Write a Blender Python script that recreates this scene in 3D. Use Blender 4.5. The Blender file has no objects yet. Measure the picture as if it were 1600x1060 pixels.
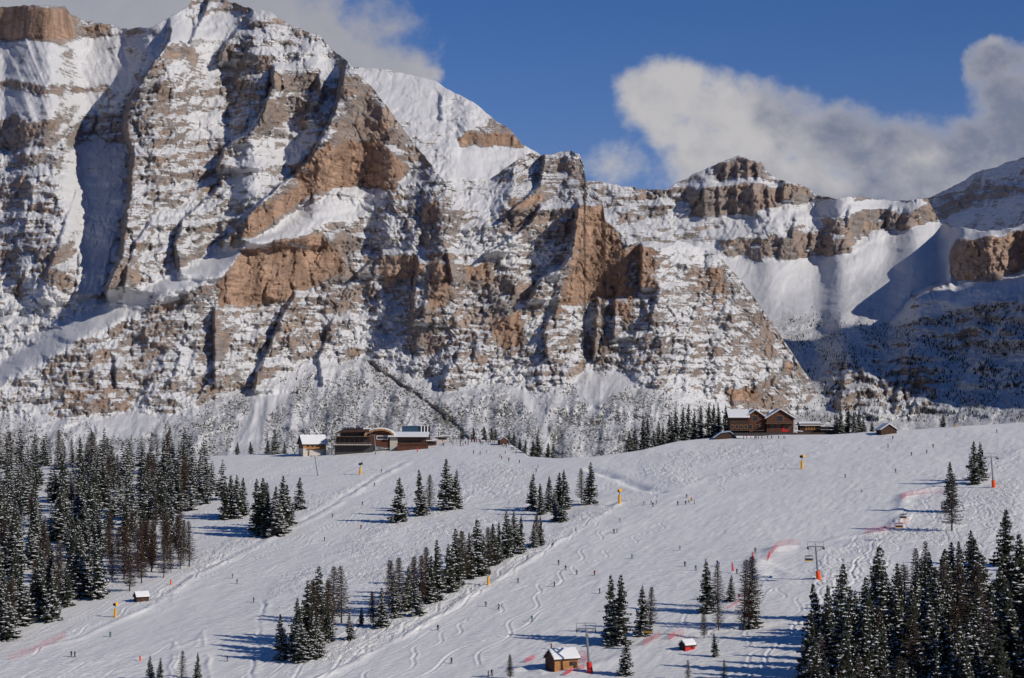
import bpy, bmesh, math, random
import numpy as np
from mathutils import Vector, Matrix

# ------------------------------------------------------------ camera, sky, sun, exposure
SC = bpy.context.scene
F = 3115.0          # focal length in photo pixels (1600 wide)
U0, V0 = 800.0, 640.0   # optical axis column, horizon row

cam = bpy.data.cameras.new("camera")
camo = bpy.data.objects.new("camera", cam)
SC.collection.objects.link(camo)
camo.location = (0, 0, 0)
camo.rotation_euler = (math.radians(90), 0, 0)
cam.sensor_width = 36.0
cam.lens = 36.0 * F / 1600.0
cam.shift_y = (V0 - 530.0) / 1600.0
cam.clip_start = 1.0
cam.clip_end = 60000.0
SC.camera = camo

SUN_EL = math.radians(28.0)
SUN_BACK = 0.72          # metres towards the camera per metre to the right
h = math.hypot(1.0, SUN_BACK)
SUN_DIR = Vector((math.cos(SUN_EL) / h, -math.cos(SUN_EL) * SUN_BACK / h, math.sin(SUN_EL)))
sun = bpy.data.lights.new("sun", 'SUN')
sun.energy = 3.45
sun.angle = math.radians(0.53)
sun.color = (1.0, 0.93, 0.84)
suno = bpy.data.objects.new("sun", sun)
SC.collection.objects.link(suno)
suno.rotation_euler = SUN_DIR.to_track_quat('Z', 'Y').to_euler()

SC.view_settings.view_transform = 'Standard'
SC.view_settings.look = 'None'
SC.view_settings.gamma = 1.0
SC.view_settings.use_curve_mapping = False
SC.view_settings.exposure = 0.0

# ---- node helpers
def N(nt, kind, **kw):
    n = nt.nodes.new(kind)
    for k, v in kw.items():
        if k == 'ins':
            for i, val in v.items():
                if hasattr(val, 'is_linked') or isinstance(val, bpy.types.NodeSocket):
                    nt.links.new(val, n.inputs[i])
                else:
                    n.inputs[i].default_value = val
        else:
            setattr(n, k, v)
    return n
def M(nt, op, a, b=0.0, c=0.0, clamp=False):
    n = nt.nodes.new('ShaderNodeMath'); n.operation = op; n.use_clamp = clamp
    for i, v in enumerate((a, b, c)):
        if isinstance(v, (int, float)): n.inputs[i].default_value = v
        else: nt.links.new(v, n.inputs[i])
    return n.outputs[0]
def MAPR(nt, v, a, b, c=0.0, d=1.0, smooth=True):
    n = nt.nodes.new('ShaderNodeMapRange')
    n.interpolation_type = 'SMOOTHSTEP' if smooth else 'LINEAR'
    nt.links.new(v, n.inputs[0])
    for i, x in enumerate((a, b, c, d)): n.inputs[i + 1].default_value = x
    return n.outputs[0]
def MIXC(nt, f, a, b):
    n = nt.nodes.new('ShaderNodeMix'); n.data_type = 'RGBA'
    for i, v in ((0, f), (6, a), (7, b)):
        if isinstance(v, (int, float)): n.inputs[i].default_value = v
        elif isinstance(v, tuple): n.inputs[i].default_value = v if len(v) == 4 else (*v, 1)
        else: nt.links.new(v, n.inputs[i])
    return n.outputs[2]
def NOISE(nt, vec, scale, detail=4, rough=0.5, dist=0.0):
    n = nt.nodes.new('ShaderNodeTexNoise')
    n.inputs['Scale'].default_value = scale; n.inputs['Detail'].default_value = detail
    n.inputs['Roughness'].default_value = rough; n.inputs['Distortion'].default_value = dist
    if vec is not None: nt.links.new(vec, n.inputs['Vector'])
    return n.outputs[0]
def MAPPING(nt, vec, scale=(1, 1, 1), rot=(0, 0, 0), loc=(0, 0, 0)):
    n = nt.nodes.new('ShaderNodeMapping')
    nt.links.new(vec, n.inputs[0])
    n.inputs[1].default_value = loc; n.inputs[2].default_value = rot; n.inputs[3].default_value = scale
    return n.outputs[0]

world = bpy.data.worlds.new("World")
SC.world = world
world.use_nodes = True
nt = world.node_tree
nt.nodes.clear()
sky = nt.nodes.new('ShaderNodeTexSky')
sky.sky_type = 'NISHITA'
sky.sun_disc = False
sky.sun_elevation = SUN_EL
sky.sun_rotation = math.atan2(SUN_DIR.x, SUN_DIR.y)
sky.altitude = 2000
sky.air_density = 1.0
sky.dust_density = 0.2
sky.ozone_density = 3.0
tc = nt.nodes.new('ShaderNodeTexCoord')
sep = nt.nodes.new('ShaderNodeSeparateXYZ')
nt.links.new(tc.outputs['Generated'], sep.inputs[0])
yy = M(nt, 'MAXIMUM', sep.outputs[1], 0.05)
ax = M(nt, 'DIVIDE', sep.outputs[0], yy)        # tangent of azimuth
az = M(nt, 'DIVIDE', sep.outputs[2], yy)        # tangent of elevation
comb = nt.nodes.new('ShaderNodeCombineXYZ')
nt.links.new(ax, comb.inputs[0]); nt.links.new(az, comb.inputs[1])
wn = NOISE(nt, comb.outputs[0], 14, 5, 0.55)
wn2 = NOISE(nt, MAPPING(nt, comb.outputs[0], loc=(3, 5, 0)), 14, 5, 0.55)
axw = M(nt, 'MULTIPLY_ADD', M(nt, 'SUBTRACT', wn, 0.5), 0.06, ax)
azw = M(nt, 'MULTIPLY_ADD', M(nt, 'SUBTRACT', wn2, 0.5), 0.05, az)
CL = [(470, 55, 190, 62), (585, 92, 92, 58), (300, 10, 330, 80), (120, 0, 300, 70), (636, 112, 46, 30),
      (1050, 128, 92, 58), (1030, 160, 70, 60), (1120, 165, 100, 70), (1200, 205, 110, 68), (1085, 225, 80, 60), (1190, 270, 200, 62),
      (1340, 235, 170, 66), (1450, 262, 160, 66), (1555, 95, 52, 42), (1585, 165, 70, 90), (1570, 240, 140, 70), (1400, 320, 300, 60),
      (1700, 120, 120, 90), (965, 262, 60, 26)]
acc = None
for (cu, cv, ru, rv) in CL:
    a = M(nt, 'DIVIDE', M(nt, 'SUBTRACT', axw, (cu - U0) / F), ru / F)
    b = M(nt, 'DIVIDE', M(nt, 'SUBTRACT', azw, (V0 - cv) / F), rv / F)
    d = M(nt, 'SUBTRACT', 1.0, M(nt, 'MULTIPLY_ADD', a, a, M(nt, 'MULTIPLY', b, b)))
    if (cu, cv) == (965, 262): d = M(nt, 'MULTIPLY', d, 0.28)
    acc = d if acc is None else M(nt, 'SMOOTH_MAX', acc, d, 0.35)
fine = NOISE(nt, comb.outputs[0], 45, 6, 0.6)
dens = M(nt, 'MULTIPLY_ADD', M(nt, 'SUBTRACT', fine, 0.5), 1.9, acc)
mask = MAPR(nt, dens, -0.3, 0.8)
big = NOISE(nt, MAPPING(nt, comb.outputs[0], scale=(1, 1.6, 1), loc=(1.3, 0.4, 0)), 9, 5, 0.55)
shade = M(nt, 'MULTIPLY_ADD', M(nt, 'SUBTRACT', ax, 0.085), 3.4, M(nt, 'MULTIPLY', M(nt, 'SUBTRACT', big, 0.5), 3.6))
shade = M(nt, 'MULTIPLY_ADD', M(nt, 'SUBTRACT', 0.15, az), 2.2, shade)
shm = MAPR(nt, shade, -0.45, 0.6)
puff = NOISE(nt, MAPPING(nt, comb.outputs[0], loc=(7, 2, 0)), 34, 6, 0.6, 0.4)
shm = M(nt, 'MULTIPLY_ADD', M(nt, 'SUBTRACT', puff, 0.5), 1.5, shm, clamp=True)
rim = MAPR(nt, dens, 0.1, 1.1)
shm = M(nt, 'MULTIPLY', shm, M(nt, 'MULTIPLY_ADD', rim, 0.6, 0.4))
leftc = M(nt, 'MULTIPLY', MAPR(nt, ax, 0.0, -0.07), 0.5)
shm = M(nt, 'MAXIMUM', shm, M(nt, 'MULTIPLY', leftc, M(nt, 'MULTIPLY_ADD', puff, 0.8, 0.6)))
CLOUD_LIT = (0.52, 0.505, 0.51); CLOUD_DARK = (0.185, 0.21, 0.29)
cc = MIXC(nt, shm, CLOUD_LIT, CLOUD_DARK)
thin = MAPR(nt, sep.outputs[1], 0.0, 0.3)
mask = M(nt, 'MULTIPLY', mask, thin)
mask = M(nt, 'MULTIPLY', mask, 0.96)
SKY_STR = 0.059
bg1 = nt.nodes.new('ShaderNodeBackground'); bg1.inputs[1].default_value = SKY_STR
hs = N(nt, 'ShaderNodeHueSaturation', ins={'Saturation': 1.3, 'Color': sky.outputs[0]})
tint = nt.nodes.new('ShaderNodeMix'); tint.data_type = 'RGBA'; tint.blend_type = 'MULTIPLY'; tint.inputs[0].default_value = 1.0
nt.links.new(hs.outputs[0], tint.inputs[6]); tint.inputs[7].default_value = (1.22, 0.93, 1.16, 1)
nt.links.new(tint.outputs[2], bg1.inputs[0])
bg2 = nt.nodes.new('ShaderNodeBackground'); bg2.inputs[1].default_value = 1.0
nt.links.new(cc, bg2.inputs[0])
mx = nt.nodes.new('ShaderNodeMixShader')
nt.links.new(mask, mx.inputs[0]); nt.links.new(bg1.outputs[0], mx.inputs[1]); nt.links.new(bg2.outputs[0], mx.inputs[2])
wo = nt.nodes.new('ShaderNodeOutputWorld')
nt.links.new(mx.outputs[0], wo.inputs[0])

# ------------------------------------------------------------ scene helpers
COL = SC.collection
def tag(o, label=None, cat=None, group=None, kind=None):
    if label: o['label'] = label
    if cat: o['category'] = cat
    if group: o['group'] = group
    if kind: o['kind'] = kind
    return o

def h2(ix, iy, seed):
    with np.errstate(over='ignore'):
        n = ix.astype(np.int64).astype(np.uint32) * np.uint32(374761393) + iy.astype(np.int64).astype(np.uint32) * np.uint32(668265263) + np.uint32(seed * 2246822519 & 0xffffffff)
        n = (n ^ (n >> np.uint32(13))) * np.uint32(1274126177)
        n = n ^ (n >> np.uint32(16))
    return n
def perlin(x, y, seed=0):
    x = np.asarray(x, float); y = np.asarray(y, float)
    x, y = np.broadcast_arrays(x, y)
    ix = np.floor(x); iy = np.floor(y); fx = x - ix; fy = y - iy
    ux = fx * fx * fx * (fx * (fx * 6 - 15) + 10); uy = fy * fy * fy * (fy * (fy * 6 - 15) + 10)
    def g(dx, dy):
        a = h2(ix + dx, iy + dy, seed).astype(np.float64) * (2 * np.pi / 4294967296.0)
        return np.cos(a) * (fx - dx) + np.sin(a) * (fy - dy)
    a = g(0, 0); b = g(1, 0); c = g(0, 1); d = g(1, 1)
    return ((a + (b - a) * ux) * (1 - uy) + (c + (d - c) * ux) * uy) * 1.5
def fbm(x, y, oct=5, seed=0, gain=0.5):
    s = 0; a = 1; t = 0
    for k in range(oct):
        s = s + a * perlin(x * 2 ** k, y * 2 ** k, seed + k * 17); t += a; a *= gain
    return s / t
def ridged(x, y, oct=5, seed=0, gain=0.5):
    s = 0; a = 1; t = 0
    for k in range(oct):
        s = s + a * (1 - np.abs(perlin(x * 2 ** k, y * 2 ** k, seed + k * 31)) * 2); t += a; a *= gain
    return s / t
def facets(x, y, seed=0, tilt=1.0):
    """broken rock: nearest-cell planes plus cracks between the cells"""
    ix = np.floor(x); iy = np.floor(y)
    b1 = np.full(x.shape, 9.0); b2 = np.full(x.shape, 9.0); val = np.zeros(x.shape)
    for dx in (-1, 0, 1):
        for dy in (-1, 0, 1):
            h1 = h2(ix + dx, iy + dy, seed); h3 = h2(ix + dx, iy + dy, seed + 5)
            px_ = ix + dx + (h1 & np.uint32(1023)) / 1023.0; py_ = iy + dy + ((h1 >> np.uint32(10)) & np.uint32(1023)) / 1023.0
            rx_, ry_ = x - px_, y - py_
            d = np.hypot(rx_, ry_)
            f = (h3 & np.uint32(1023)) / 1023.0 - 0.5 + tilt * (rx_ * (((h3 >> np.uint32(10)) & np.uint32(1023)) / 1023.0 - 0.5) + ry_ * (((h3 >> np.uint32(20)) & np.uint32(1023)) / 1023.0 - 0.5))
            nearer = d < b1
            b2 = np.where(nearer, b1, np.minimum(b2, d)); val = np.where(nearer, f, val); b1 = np.where(nearer, d, b1)
    return val, b2 - b1
def sstep(x, a, b):
    t = np.clip((x - a) / (b - a), 0, 1)
    return t * t * (3 - 2 * t)
def lerp_poly(pts, x):
    p = np.array(pts, float)
    return np.interp(x, p[:, 0], p[:, 1])

def grid_mesh(name, X, Y, Z, mat, attrs=None, smooth=True):
    R, Cc = X.shape
    me = bpy.data.meshes.new(name)
    co = np.stack([X, Y, Z], -1).reshape(-1, 3).astype(np.float32)
    me.vertices.add(len(co)); me.vertices.foreach_set('co', co.ravel())
    idx = np.arange(R * Cc).reshape(R, Cc)
    q = np.stack([idx[:-1, :-1], idx[:-1, 1:], idx[1:, 1:], idx[1:, :-1]], -1).reshape(-1, 4)
    me.loops.add(q.size); me.loops.foreach_set('vertex_index', q.ravel().astype(np.int32))
    me.polygons.add(len(q)); me.polygons.foreach_set('loop_start', np.arange(0, q.size, 4, dtype=np.int32))
    me.polygons.foreach_set('loop_total', np.full(len(q), 4, dtype=np.int32))
    me.update(calc_edges=True)
    me.polygons.foreach_set('use_smooth', np.full(len(q), smooth))
    for k, v in (attrs or {}).items():
        at = me.attributes.new(k, 'FLOAT', 'POINT')
        at.data.foreach_set('value', np.ascontiguousarray(v, dtype=np.float32).ravel())
    me.materials.append(mat)
    o = bpy.data.objects.new(name, me)
    COL.objects.link(o)
    return o
# ------------------------------------------------------------ ski slope ground
CREST = [(-2500, 700), (-300, 706), (0, 712), (345, 713), (420, 710), (520, 711), (600, 703), (650, 695), (700, 688), (780, 690), (800, 697),
         (826, 714), (870, 717), (930, 714), (975, 708), (1000, 704), (1060, 690), (1120, 683), (1180, 680), (1300, 680),
         (1400, 675), (1500, 668), (1600, 661), (2000, 640), (4100, 560)]
TILT = 0.08
def crestD(u):
    vc = lerp_poly(CREST, u)
    return 118.9 / (0.0889 + TILT * (u - U0) / F + (vc - V0) / F)
def planez(x, y): return -118.9 + 0.0889 * y + TILT * np.clip(x, -900, 900)
def xy_of(u, v):
    u = np.asarray(u, float); v = np.asarray(v, float)
    D = 118.9 / (0.0889 + TILT * (u - U0) / F + (v - V0) / F)
    return D * (u - U0) / F, D
# banks, ditches and track edges: photo polyline, height, width (m)
BANKS = [
    ([(640, 722), (600, 742), (510, 800), (400, 856), (300, 905), (230, 950), (120, 998), (0, 1030), (-60, 1042)], 0.9, 2.2),
    ([(636, 718), (596, 737), (505, 795), (396, 850), (296, 899), (226, 943)], -0.9, 1.8),
    ([(972, 786), (930, 812), (880, 845), (760, 918), (640, 992), (560, 1032), (490, 1064)], 0.9, 2.0),
    ([(966, 780), (920, 806), (870, 840), (750, 912), (630, 986)], -0.45, 2.5),
    ([(920, 733), (950, 742), (985, 757), (1030, 770)], -1.4, 4.0),
    ([(915, 740), (945, 752), (985, 767), (1020, 773), (1060, 775)], 0.7, 4.0),
    ([(835, 716), (790, 735), (700, 800), (610, 820), (560, 862), (470, 905), (416, 940), (405, 990), (398, 1060)], 0.35, 2.0),
    ([(412, 936), (404, 985), (395, 1062)], -0.6, 0.9),
    ([(0, 1050), (120, 1038), (220, 1028), (270, 1015), (310, 1000)], 0.4, 1.2),
    ([(60, 1062), (200, 1045), (300, 1020), (318, 985)], 0.35, 1.0),
    ([(318, 985), (318, 1010), (332, 1062)], 0.5, 0.9),
    ([(262, 1062), (272, 1010), (270, 1006)], 0.5, 0.8),
    ([(270, 1062), (278, 1010)], 0.5, 0.8),
    ([(1185, 900), (1190, 870), (1215, 858), (1250, 853), (1290, 858)], 1.6, 5.0),
    ([(1205, 885), (1240, 900), (1275, 907)], 0.8, 2.5),
    ([(1480, 755), (1440, 768), (1415, 775), (1400, 800)], 1.3, 4.0),
    ([(1420, 805), (1395, 822), (1360, 834), (1310, 840)], 1.2, 3.5),
    ([(1420, 690), (1330, 690), (1290, 700), (1200, 715), (1140, 735), (1060, 765)], 0.35, 2.5),
    ([(930, 770), (900, 790), (880, 812)], -0.7, 5.0),
    ([(1600, 700), (1540, 735), (1480, 770)], 0.4, 3.0),
    ([(850, 1062), (940, 1038), (1010, 1010), (1060, 985), (1180, 975), (1280, 962)], 1.0, 5.0),
    ([(1095, 985), (1190, 980), (1290, 968)], -1.0, 4.0),
    ([(800, 1048), (830, 1042), (850, 1052)], 0.9, 2.0),
    ([(880, 990), (930, 985), (1000, 990)], 0.6, 2.5),
]
_bk = []
for pts, A, w in BANKS:
    p = np.array(pts, float); x, y = xy_of(p[:, 0], p[:, 1]); _bk.append((np.stack([x, y], -1), A * (0.55 if abs(A) < 1.05 else 0.85), w * 0.8))
def poly_dist(x, y, P, reach):
    """distance to a polyline, inf beyond reach (box test keeps it fast)"""
    out = np.full(x.shape, 1e9)
    for a, b in zip(P[:-1], P[1:]):
        lo = np.minimum(a, b) - reach; hi = np.maximum(a, b) + reach
        m = (x > lo[0]) & (x < hi[0]) & (y > lo[1]) & (y < hi[1])
        if not m.any(): continue
        xs, ys = x[m], y[m]
        d = b - a; L = d @ d
        t = np.clip(((xs - a[0]) * d[0] + (ys - a[1]) * d[1]) / L, 0, 1)
        dd = np.hypot(xs - a[0] - t * d[0], ys - a[1] - t * d[1])
        out[m] = np.minimum(out[m], dd)
    return out
FRONT = [(-600, 60), (-60, 6), (0, -2.2), (15, -6), (60, -16), (150, -55), (250, -84), (330, -91), (400, -85)]
def ground(x, y, detail=True):
    x = np.asarray(x, float); y = np.asarray(y, float); x, y = np.broadcast_arrays(x, y)
    yy_ = np.maximum(y, 200.0)
    u = U0 + F * x / yy_
    z = planez(x, y)
    # long soft undulations
    near = sstep(y, 380, 470) * (1 - sstep(y, 1300, 1500))
    z = z + near * (1.0 * fbm(x / 130, y / 200, 3, 5) + 0.35 * fbm(x / 40, y / 70, 3, 9))
    if detail:
        wx = x + 1.2 * perlin(x / 13, y / 13, 71); wy = y + 1.2 * perlin(x / 13, y / 13, 72)
        for P, A, w in _bk:
            d = poly_dist(wx, wy, P, w * 3.2)
            m = d < w * 3
            if m.any():
                z = z.copy() if not z.flags.writeable else z
                z[m] = z[m] + A * np.exp(-(d[m] / w) ** 2) * (0.75 + 0.9 * perlin(x[m] / 17, y[m] / 17, 91))
    # fall away behind the crest
    t = np.maximum(y - crestD(u), 0)
    z = z - 0.36 * (np.sqrt(t * t + 15 ** 2) - 15)
    z = np.where(y > 1300, np.maximum(z, -165.0), z)
    front = lerp_poly(FRONT, y)
    k = sstep(y, 330, 440)
    z = z * k + (front + 0.02 * x) * (1 - k)
    return z
def place(u, v):
    """first hit of the sight line through photo pixel (u, v) on the ground"""
    D = np.arange(430.0, 1400.0, 1.0)
    x = D * (u - U0) / F
    zr = -(v - V0) / F * D
    g = ground(x, D, False)
    hit = np.nonzero(g >= zr)[0]
    if len(hit) == 0:
        dc = float(crestD(np.array(u))); 
        return (dc * (u - U0) / F, dc, float(ground(np.array([dc * (u - U0) / F]), np.array([dc]))[0]))
    d = D[hit[0]]; x = d * (u - U0) / F
    return (x, d, float(ground(np.array([x]), np.array([d]))[0]))
def gz(x, y): return float(ground(np.array([x]), np.array([y]))[0])

def snow_ground_material():
    m = bpy.data.materials.new('piste_snow'); m.use_nodes = True
    nt = m.node_tree; nt.nodes.clear()
    geo = nt.nodes.new('ShaderNodeNewGeometry'); pos = geo.outputs['Position']
    at = N(nt, 'ShaderNodeAttribute', attribute_name='tracks')
    off = N(nt, 'ShaderNodeAttribute', attribute_name='offpiste')
    # moguls and carved streaks: short ridges running down the fall line
    warp = NOISE(nt, pos, 0.03, 3, 0.5)
    a = NOISE(nt, MAPPING(nt, pos, rot=(0, 0, math.radians(-58)), scale=(0.10, 0.55, 0.3)), 1.0, 4, 0.6, 0.5)
    a2 = NOISE(nt, MAPPING(nt, pos, rot=(0, 0, math.radians(-70)), scale=(0.30, 1.3, 0.5)), 1.0, 3, 0.6, 0.3)
    patch = MAPR(nt, NOISE(nt, MAPPING(nt, pos, scale=(0.016, 0.008, 0.01)), 1.0, 4, 0.6), 0.36, 0.62)
    b = NOISE(nt, MAPPING(nt, pos, scale=(0.7, 0.25, 0.5)), 1.0, 5, 0.65, 0.8)
    hsum = M(nt, 'MULTIPLY_ADD', M(nt, 'MULTIPLY', a, patch), 0.85, M(nt, 'MULTIPLY', M(nt, 'MULTIPLY', b, off.outputs['Fac']), 0.9))
    hsum = M(nt, 'MULTIPLY_ADD', a2, 0.34, hsum)
    bmp = nt.nodes.new('ShaderNodeBump'); bmp.inputs['Strength'].default_value = 1.0; bmp.inputs['Distance'].default_value = 1.0
    nt.links.new(hsum, bmp.inputs['Height'])
    big = NOISE(nt, pos, 0.02, 4, 0.5)
    c = MIXC(nt, big, (0.81, 0.80, 0.765), (0.87, 0.86, 0.825))
    bs = nt.nodes.new('ShaderNodeBsdfPrincipled')
    nt.links.new(c, bs.inputs['Base Color']); bs.inputs['Roughness'].default_value = 0.75
    bs.inputs['Specular IOR Level'].default_value = 0.25
    nt.links.new(bmp.outputs[0], bs.inputs['Normal'])
    o = nt.nodes.new('ShaderNodeOutputMaterial'); nt.links.new(bs.outputs[0], o.inputs[0])
    return m
MAT_PISTE = snow_ground_material()

def pip(px, py, poly):
    """vectorised point in polygon"""
    inside = np.zeros(px.shape, bool)
    P = poly
    j = len(P) - 1
    for i in range(len(P)):
        xi, yi = P[i]; xj, yj = P[j]
        c = ((yi > py) != (yj > py))
        if yi != yj:
            inside ^= c & (px < (xj - xi) * (py - yi) / (yj - yi) + xi)
        j = i
    return inside

def blur(a, r):
    """separable triangle-ish blur by two box passes, r = (rows, cols)"""
    for _ in range(2):
        for ax_, k in ((0, r[0]), (1, r[1])):
            k = int(k)
            if k < 1: continue
            p = np.pad(a, [(k + 1, k) if i == ax_ else (0, 0) for i in range(2)], mode='edge')
            c = np.cumsum(p, axis=ax_)
            n = a.shape[ax_]
            hi = np.take(c, np.arange(2 * k + 1, 2 * k + 1 + n), axis=ax_); lo = np.take(c, np.arange(0, n), axis=ax_)
            a = (hi - lo) / (2 * k + 1)
    return a

TRACK_POLYS = [
    [(1290, 860), (1500, 780), (1600, 740), (1600, 870), (1420, 850), (1300, 920), (1270, 900)],
    [(720, 720), (840, 725), (830, 800), (700, 800), (640, 830), (560, 850), (600, 800)],
    [(960, 790), (860, 850), (640, 990), (520, 1055), (420, 1060), (620, 960), (850, 840), (900, 800)],
    [(640, 725), (480, 780), (300, 870), (270, 950), (100, 980), (100, 1000), (300, 900), (500, 800)],
    [(1420, 760), (1600, 700), (1600, 730), (1420, 800)],
    [(1000, 700), (1300, 690), (1300, 720), (1060, 760), (1000, 740)],
    [(420, 920), (600, 820), (860, 800), (840, 860), (600, 950), (560, 930), (430, 960)],
]
def build_ground():
    uf = np.arange(-70, 1671, 1.6)
    left = -70 - np.cumsum(np.geomspace(4, 220, 26)); right = 1670 + np.cumsum(np.geomspace(4, 220, 26))
    u = np.concatenate([left[::-1], uf, right])
    vv = np.arange(1250, 662, -1.15)
    D1 = 118.9 / (0.0889 + (vv - V0) / F)
    D0 = np.concatenate([np.array([-600, -400, -200, -100, -60, -30, -10, 0, 8, 20]), np.linspace(35, D1[0] - 4, 60)])
    D2 = D1[-1] + np.cumsum(np.geomspace(3, 700, 60))
    D = np.concatenate([D0, D1, D2])
    UU, DD = np.meshgrid(u, D)
    W = np.maximum(DD, 400)
    X = W * (UU - U0) / F; Y = DD
    Z = ground(X, Y)
    UP = U0 + F * X / np.maximum(Y, 200)
    VP = V0 - F * Z / np.maximum(Y, 200)
    near = sstep(Y, 420, 470) * (1 - sstep(Y, crestD(UP) - 30, crestD(UP) + 10)) 
    # real moguls and ruts
    ang = math.radians(-19); ca, sa = math.cos(ang), math.sin(ang)
    A = X * ca + Y * sa; B = -X * sa + Y * ca
    mog = fbm(A / 4.2, B / 17.0, 3, 40)
    Z = Z + near * (0.15 * mog + 0.10 * fbm(A / 1.9, B / 9.0, 2, 44) * sstep(fbm(X / 50, Y / 90, 3, 45), -0.3, 0.3))
    tr = np.zeros(X.shape); wu = UP + 14 * fbm(UP / 40, VP / 14, 3, 3); wv_ = VP + 7 * fbm(UP / 40, VP / 14, 3, 4)
    for p in TRACK_POLYS: tr = np.maximum(tr, pip(wu, wv_, p).astype(float))
    tr = blur(tr, (3, 4)) * sstep(fbm(X / 26, Y / 44, 3, 60), -0.5, 0.35)
    # ski tracks: many winding lines that run down the slope, bunched and crossing
    fall = math.radians(24); c1, s1 = math.cos(fall), math.sin(fall)
    P_ = X * c1 + Y * s1; Q_ = -X * s1 + Y * c1
    lines = 0
    for k, (w, sd, swing, wl) in enumerate(((7.0, 81, 5, 30), (10.0, 84, 9, 46), (5.0, 87, 3, 22))):
        q = Q_ + swing * perlin(P_ / wl, Q_ / 70, sd) + 2.0 * perlin(P_ / 8, Q_ / 20, sd + 1)
        r_ = np.abs(perlin(q / w, P_ / 110, sd + 2))
        on = sstep(perlin(X / 34, Y / 50, sd + 3), -0.25, 0.25)
        lines = lines + on * np.exp(-(r_ / 0.075) ** 2)
    Z = Z + tr * near * (0.30 * fbm(X / 2.4, Y / 7, 3, 50) - 0.42 * lines)
    # single ski tracks swinging down the slope
    r = random.Random(21)
    RUNS = [((1300, 1420), (855, 880), 14, 50, (4, 7)), ((1440, 1600), (762, 800), 16, 60, (3, 6)), ((1010, 1240), (700, 725), 8, 60, (3, 6)), ((1060, 1130), (720, 735), 4, 40, (3, 5)),
            ((640, 830), (725, 760), 20, 80, (2, 5)), ((430, 560), (742, 790), 10, 60, (2, 4)), ((880, 960), (800, 830), 10, 90, (2, 4)), ((640, 740), (900, 980), 7, 80, (2, 4)),
            ((300, 420), (850, 890), 10, 70, (2, 4)), ((980, 1560), (780, 900), 4, 120, (2, 6)), ((80, 330), (970, 1040), 7, 80, (2, 5)), ((560, 1000), (880, 1000), 3, 110, (2, 6)), ((420, 520), (720, 735), 5, 60, (1, 3))]
    for (ua, ub), (va, vb), n, ln, sw in RUNS:
        for k in range(n):
            x0, y0 = xy_of(r.uniform(ua, ub), r.uniform(va, vb)); A_ = r.uniform(*sw) * .55; wl = r.uniform(24, 60); L = ln * r.uniform(1.2, 3.2); ph = r.uniform(0, 6.28)
            dx, dy = -0.40 + r.uniform(-.22, .22), -0.92; m_ = math.hypot(dx, dy); dx /= m_; dy /= m_
            q = np.linspace(0, L, int(L / 2.5)); off_ = A_ * np.sin(q / wl * 6.28 + ph)
            P = np.stack([x0 + q * dx - off_ * dy, y0 + q * dy + off_ * dx], -1)
            P = P[P[:, 1] > 470]
            if len(P) < 3: continue
            d = poly_dist(X, Y, P, 2.6); mk = d < 2.5; wt_ = r.uniform(.45, 1.25)
            Z[mk] += (-0.15 * np.exp(-(d[mk] / 0.38) ** 2) + 0.10 * np.exp(-((d[mk] - 0.8) / 0.35) ** 2)) * wt_
    faint = near * (1 - tr) * sstep(fbm(X / 60, Y / 90, 3, 61), 0.0, 0.4)
    Z = Z - faint * 0.16 * lines
    o = grid_mesh('ground', X, Y, Z, MAT_PISTE, {'tracks': tr * near, 'offpiste': tr})
    tag(o, kind='structure')
    return o
build_ground()
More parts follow.
